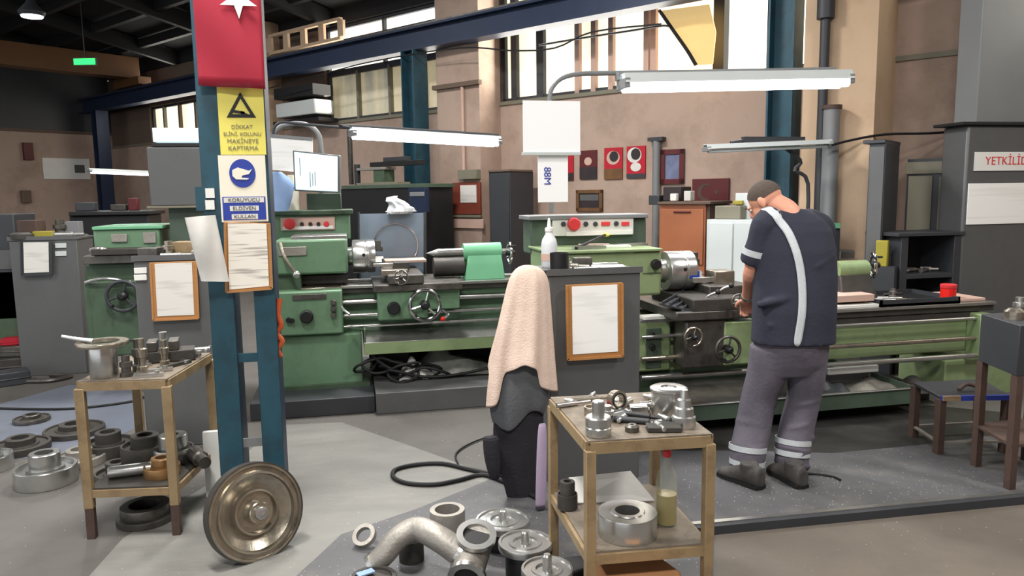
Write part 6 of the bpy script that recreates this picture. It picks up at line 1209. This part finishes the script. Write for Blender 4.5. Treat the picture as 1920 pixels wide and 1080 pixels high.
b.add(vs, fs, 'reflect'); o = b.build('reflective_stripe', man); s_ = o.modifiers.new('sub', 'SUBSURF'); s_.levels = 2; s_.render_levels = 2
w_ = o.modifiers.new('w', 'SHRINKWRAP'); w_.target = shirt; w_.wrap_method = 'NEAREST_SURFACEPOINT'; w_.wrap_mode = 'ABOVE_SURFACE'; w_.offset = .003; s_ = o.modifiers.new('s', 'SOLIDIFY'); s_.thickness = .003; s_.offset = 1
lab(o, 'pale reflective stripe down the back')
def band(c, axis, r, h, name='reflective_band', m='reflect', target=None):
    b = MB(); b.ring(Vector(c) - Vector(axis).normalized() * h / 2, axis, r, r - .006, h, m, 32); o = b.build(name, man); return o
ax_ = (EL - SL); band(SL.lerp(EL, .55) - VY * .008, ax_, .0805, .034)
# trousers
b = MB(); b.loft([ringpts(M(1486, 626, -.04), .2, .13), ringpts(M(1484, 655, -.04), .205, .135), ringpts(M(1482, 680, -.02), .2, .13), ringpts(M(1476, 700, -.01), .18, .11)], 'trouser')
LL = [M(1447, 650, -.02), M(1438, 700, .0), M(1423, 745, .03), M(1412, 800, .03), M(1402, 850, -.02), M(1400, 884, -.03)]
LR = [M(1515, 650, -.02), M(1512, 700, .0), M(1507, 745, .03), M(1494, 800, .03), M(1486, 850, -.0), M(1484, 880, .0)]
def rad(lst): return lambda q: (lambda k: lst[int(k)] + (lst[min(int(k) + 1, len(lst) - 1)] - lst[int(k)]) * (k - int(k)))(min(q, .9999) * (len(lst) - 1))
b.tube(LL, rad([.118, .11, .097, .1, .1, .09]), 'trouser', n=24, smooth=4); b.tube(LR, rad([.112, .104, .092, .096, .094, .084]), 'trouser', n=24, smooth=4)
for P_, s0_ in ((LL, 1), (LR, -1)):
    for k, (f_, z_) in enumerate(((2, -.02), (3, -.05), (3, .02), (4, -.06), (4, .0), (4, .03))):
        c = P_[f_] + ZA * z_; b.tor(c, (s0_ * .25 * (-1) ** k, .2, 1), .088, .014, 'trouser', 24, 8)
organic(b, 'trousers', man, .01, 4)
for P_, bands in ((LL, ((M(1402, 839, -.015), .105), (M(1401, 866, -.025), .1))), (LR, ((M(1487, 826, .01), .1), (M(1485, 847, .0), .099)))):
    for c, r in bands: band(c, Vector((.12, .1, 1)), r, .03)
b = MB(); b.rev([(.207, 0), (.207, .03)], 'black', (0, 0, 0)); 
# boots
def boot(c, d, nm='boot'):
    d = Vector((d[0], d[1], 0)).normalized(); sd = Vector((-d.y, d.x, 0)); c = Vector((c.x, c.y, 0)); b = MB(); rings = []
    for f_, hw, hh in ((-.1, .03, .1), (-.09, .04, .12), (-.03, .046, .13), (.04, .047, .1), (.1, .052, .075), (.15, .05, .062), (.18, .036, .045), (.19, .02, .03)):
        rings.append([c + d * f_ + sd * (hw * math.cos(a)) + ZA * (max(0.012, hh * .5 + hh * .52 * math.sin(a))) for a in [2 * math.pi * k / 16 for k in range(16)]])
    b.loft(rings, 'boot'); b.tube([c - d * .02 + ZA * .05, c - d * .015 + ZA * .13], .05, 'boot', n=16)
    o = organic(b, nm, man, .007, 2)
    b = MB(); pl = [(-.105, 0), (-.095, .04), (-.02, .045), (.06, .048), (.13, .053), (.18, .038), (.2, 0), (.18, -.038), (.13, -.053), (.06, -.048), (-.02, -.045), (-.095, -.04)]
    b.prism(pl, c, d, sd, .022, 'rubber'); b.build('sole', o)
boot(atz(1400, 908, 0), VY * .75 - VX * .5); boot(atz(1484, 905, 0), VY * .9 - VX * .25)
# wrist watch
b = MB(); c = EL.lerp(WL, .85); b.ring(c - (WL - EL).normalized() * .01, (WL - EL), .036, .03, .02, 'steel', 20); b.build('wrist_watch', man)
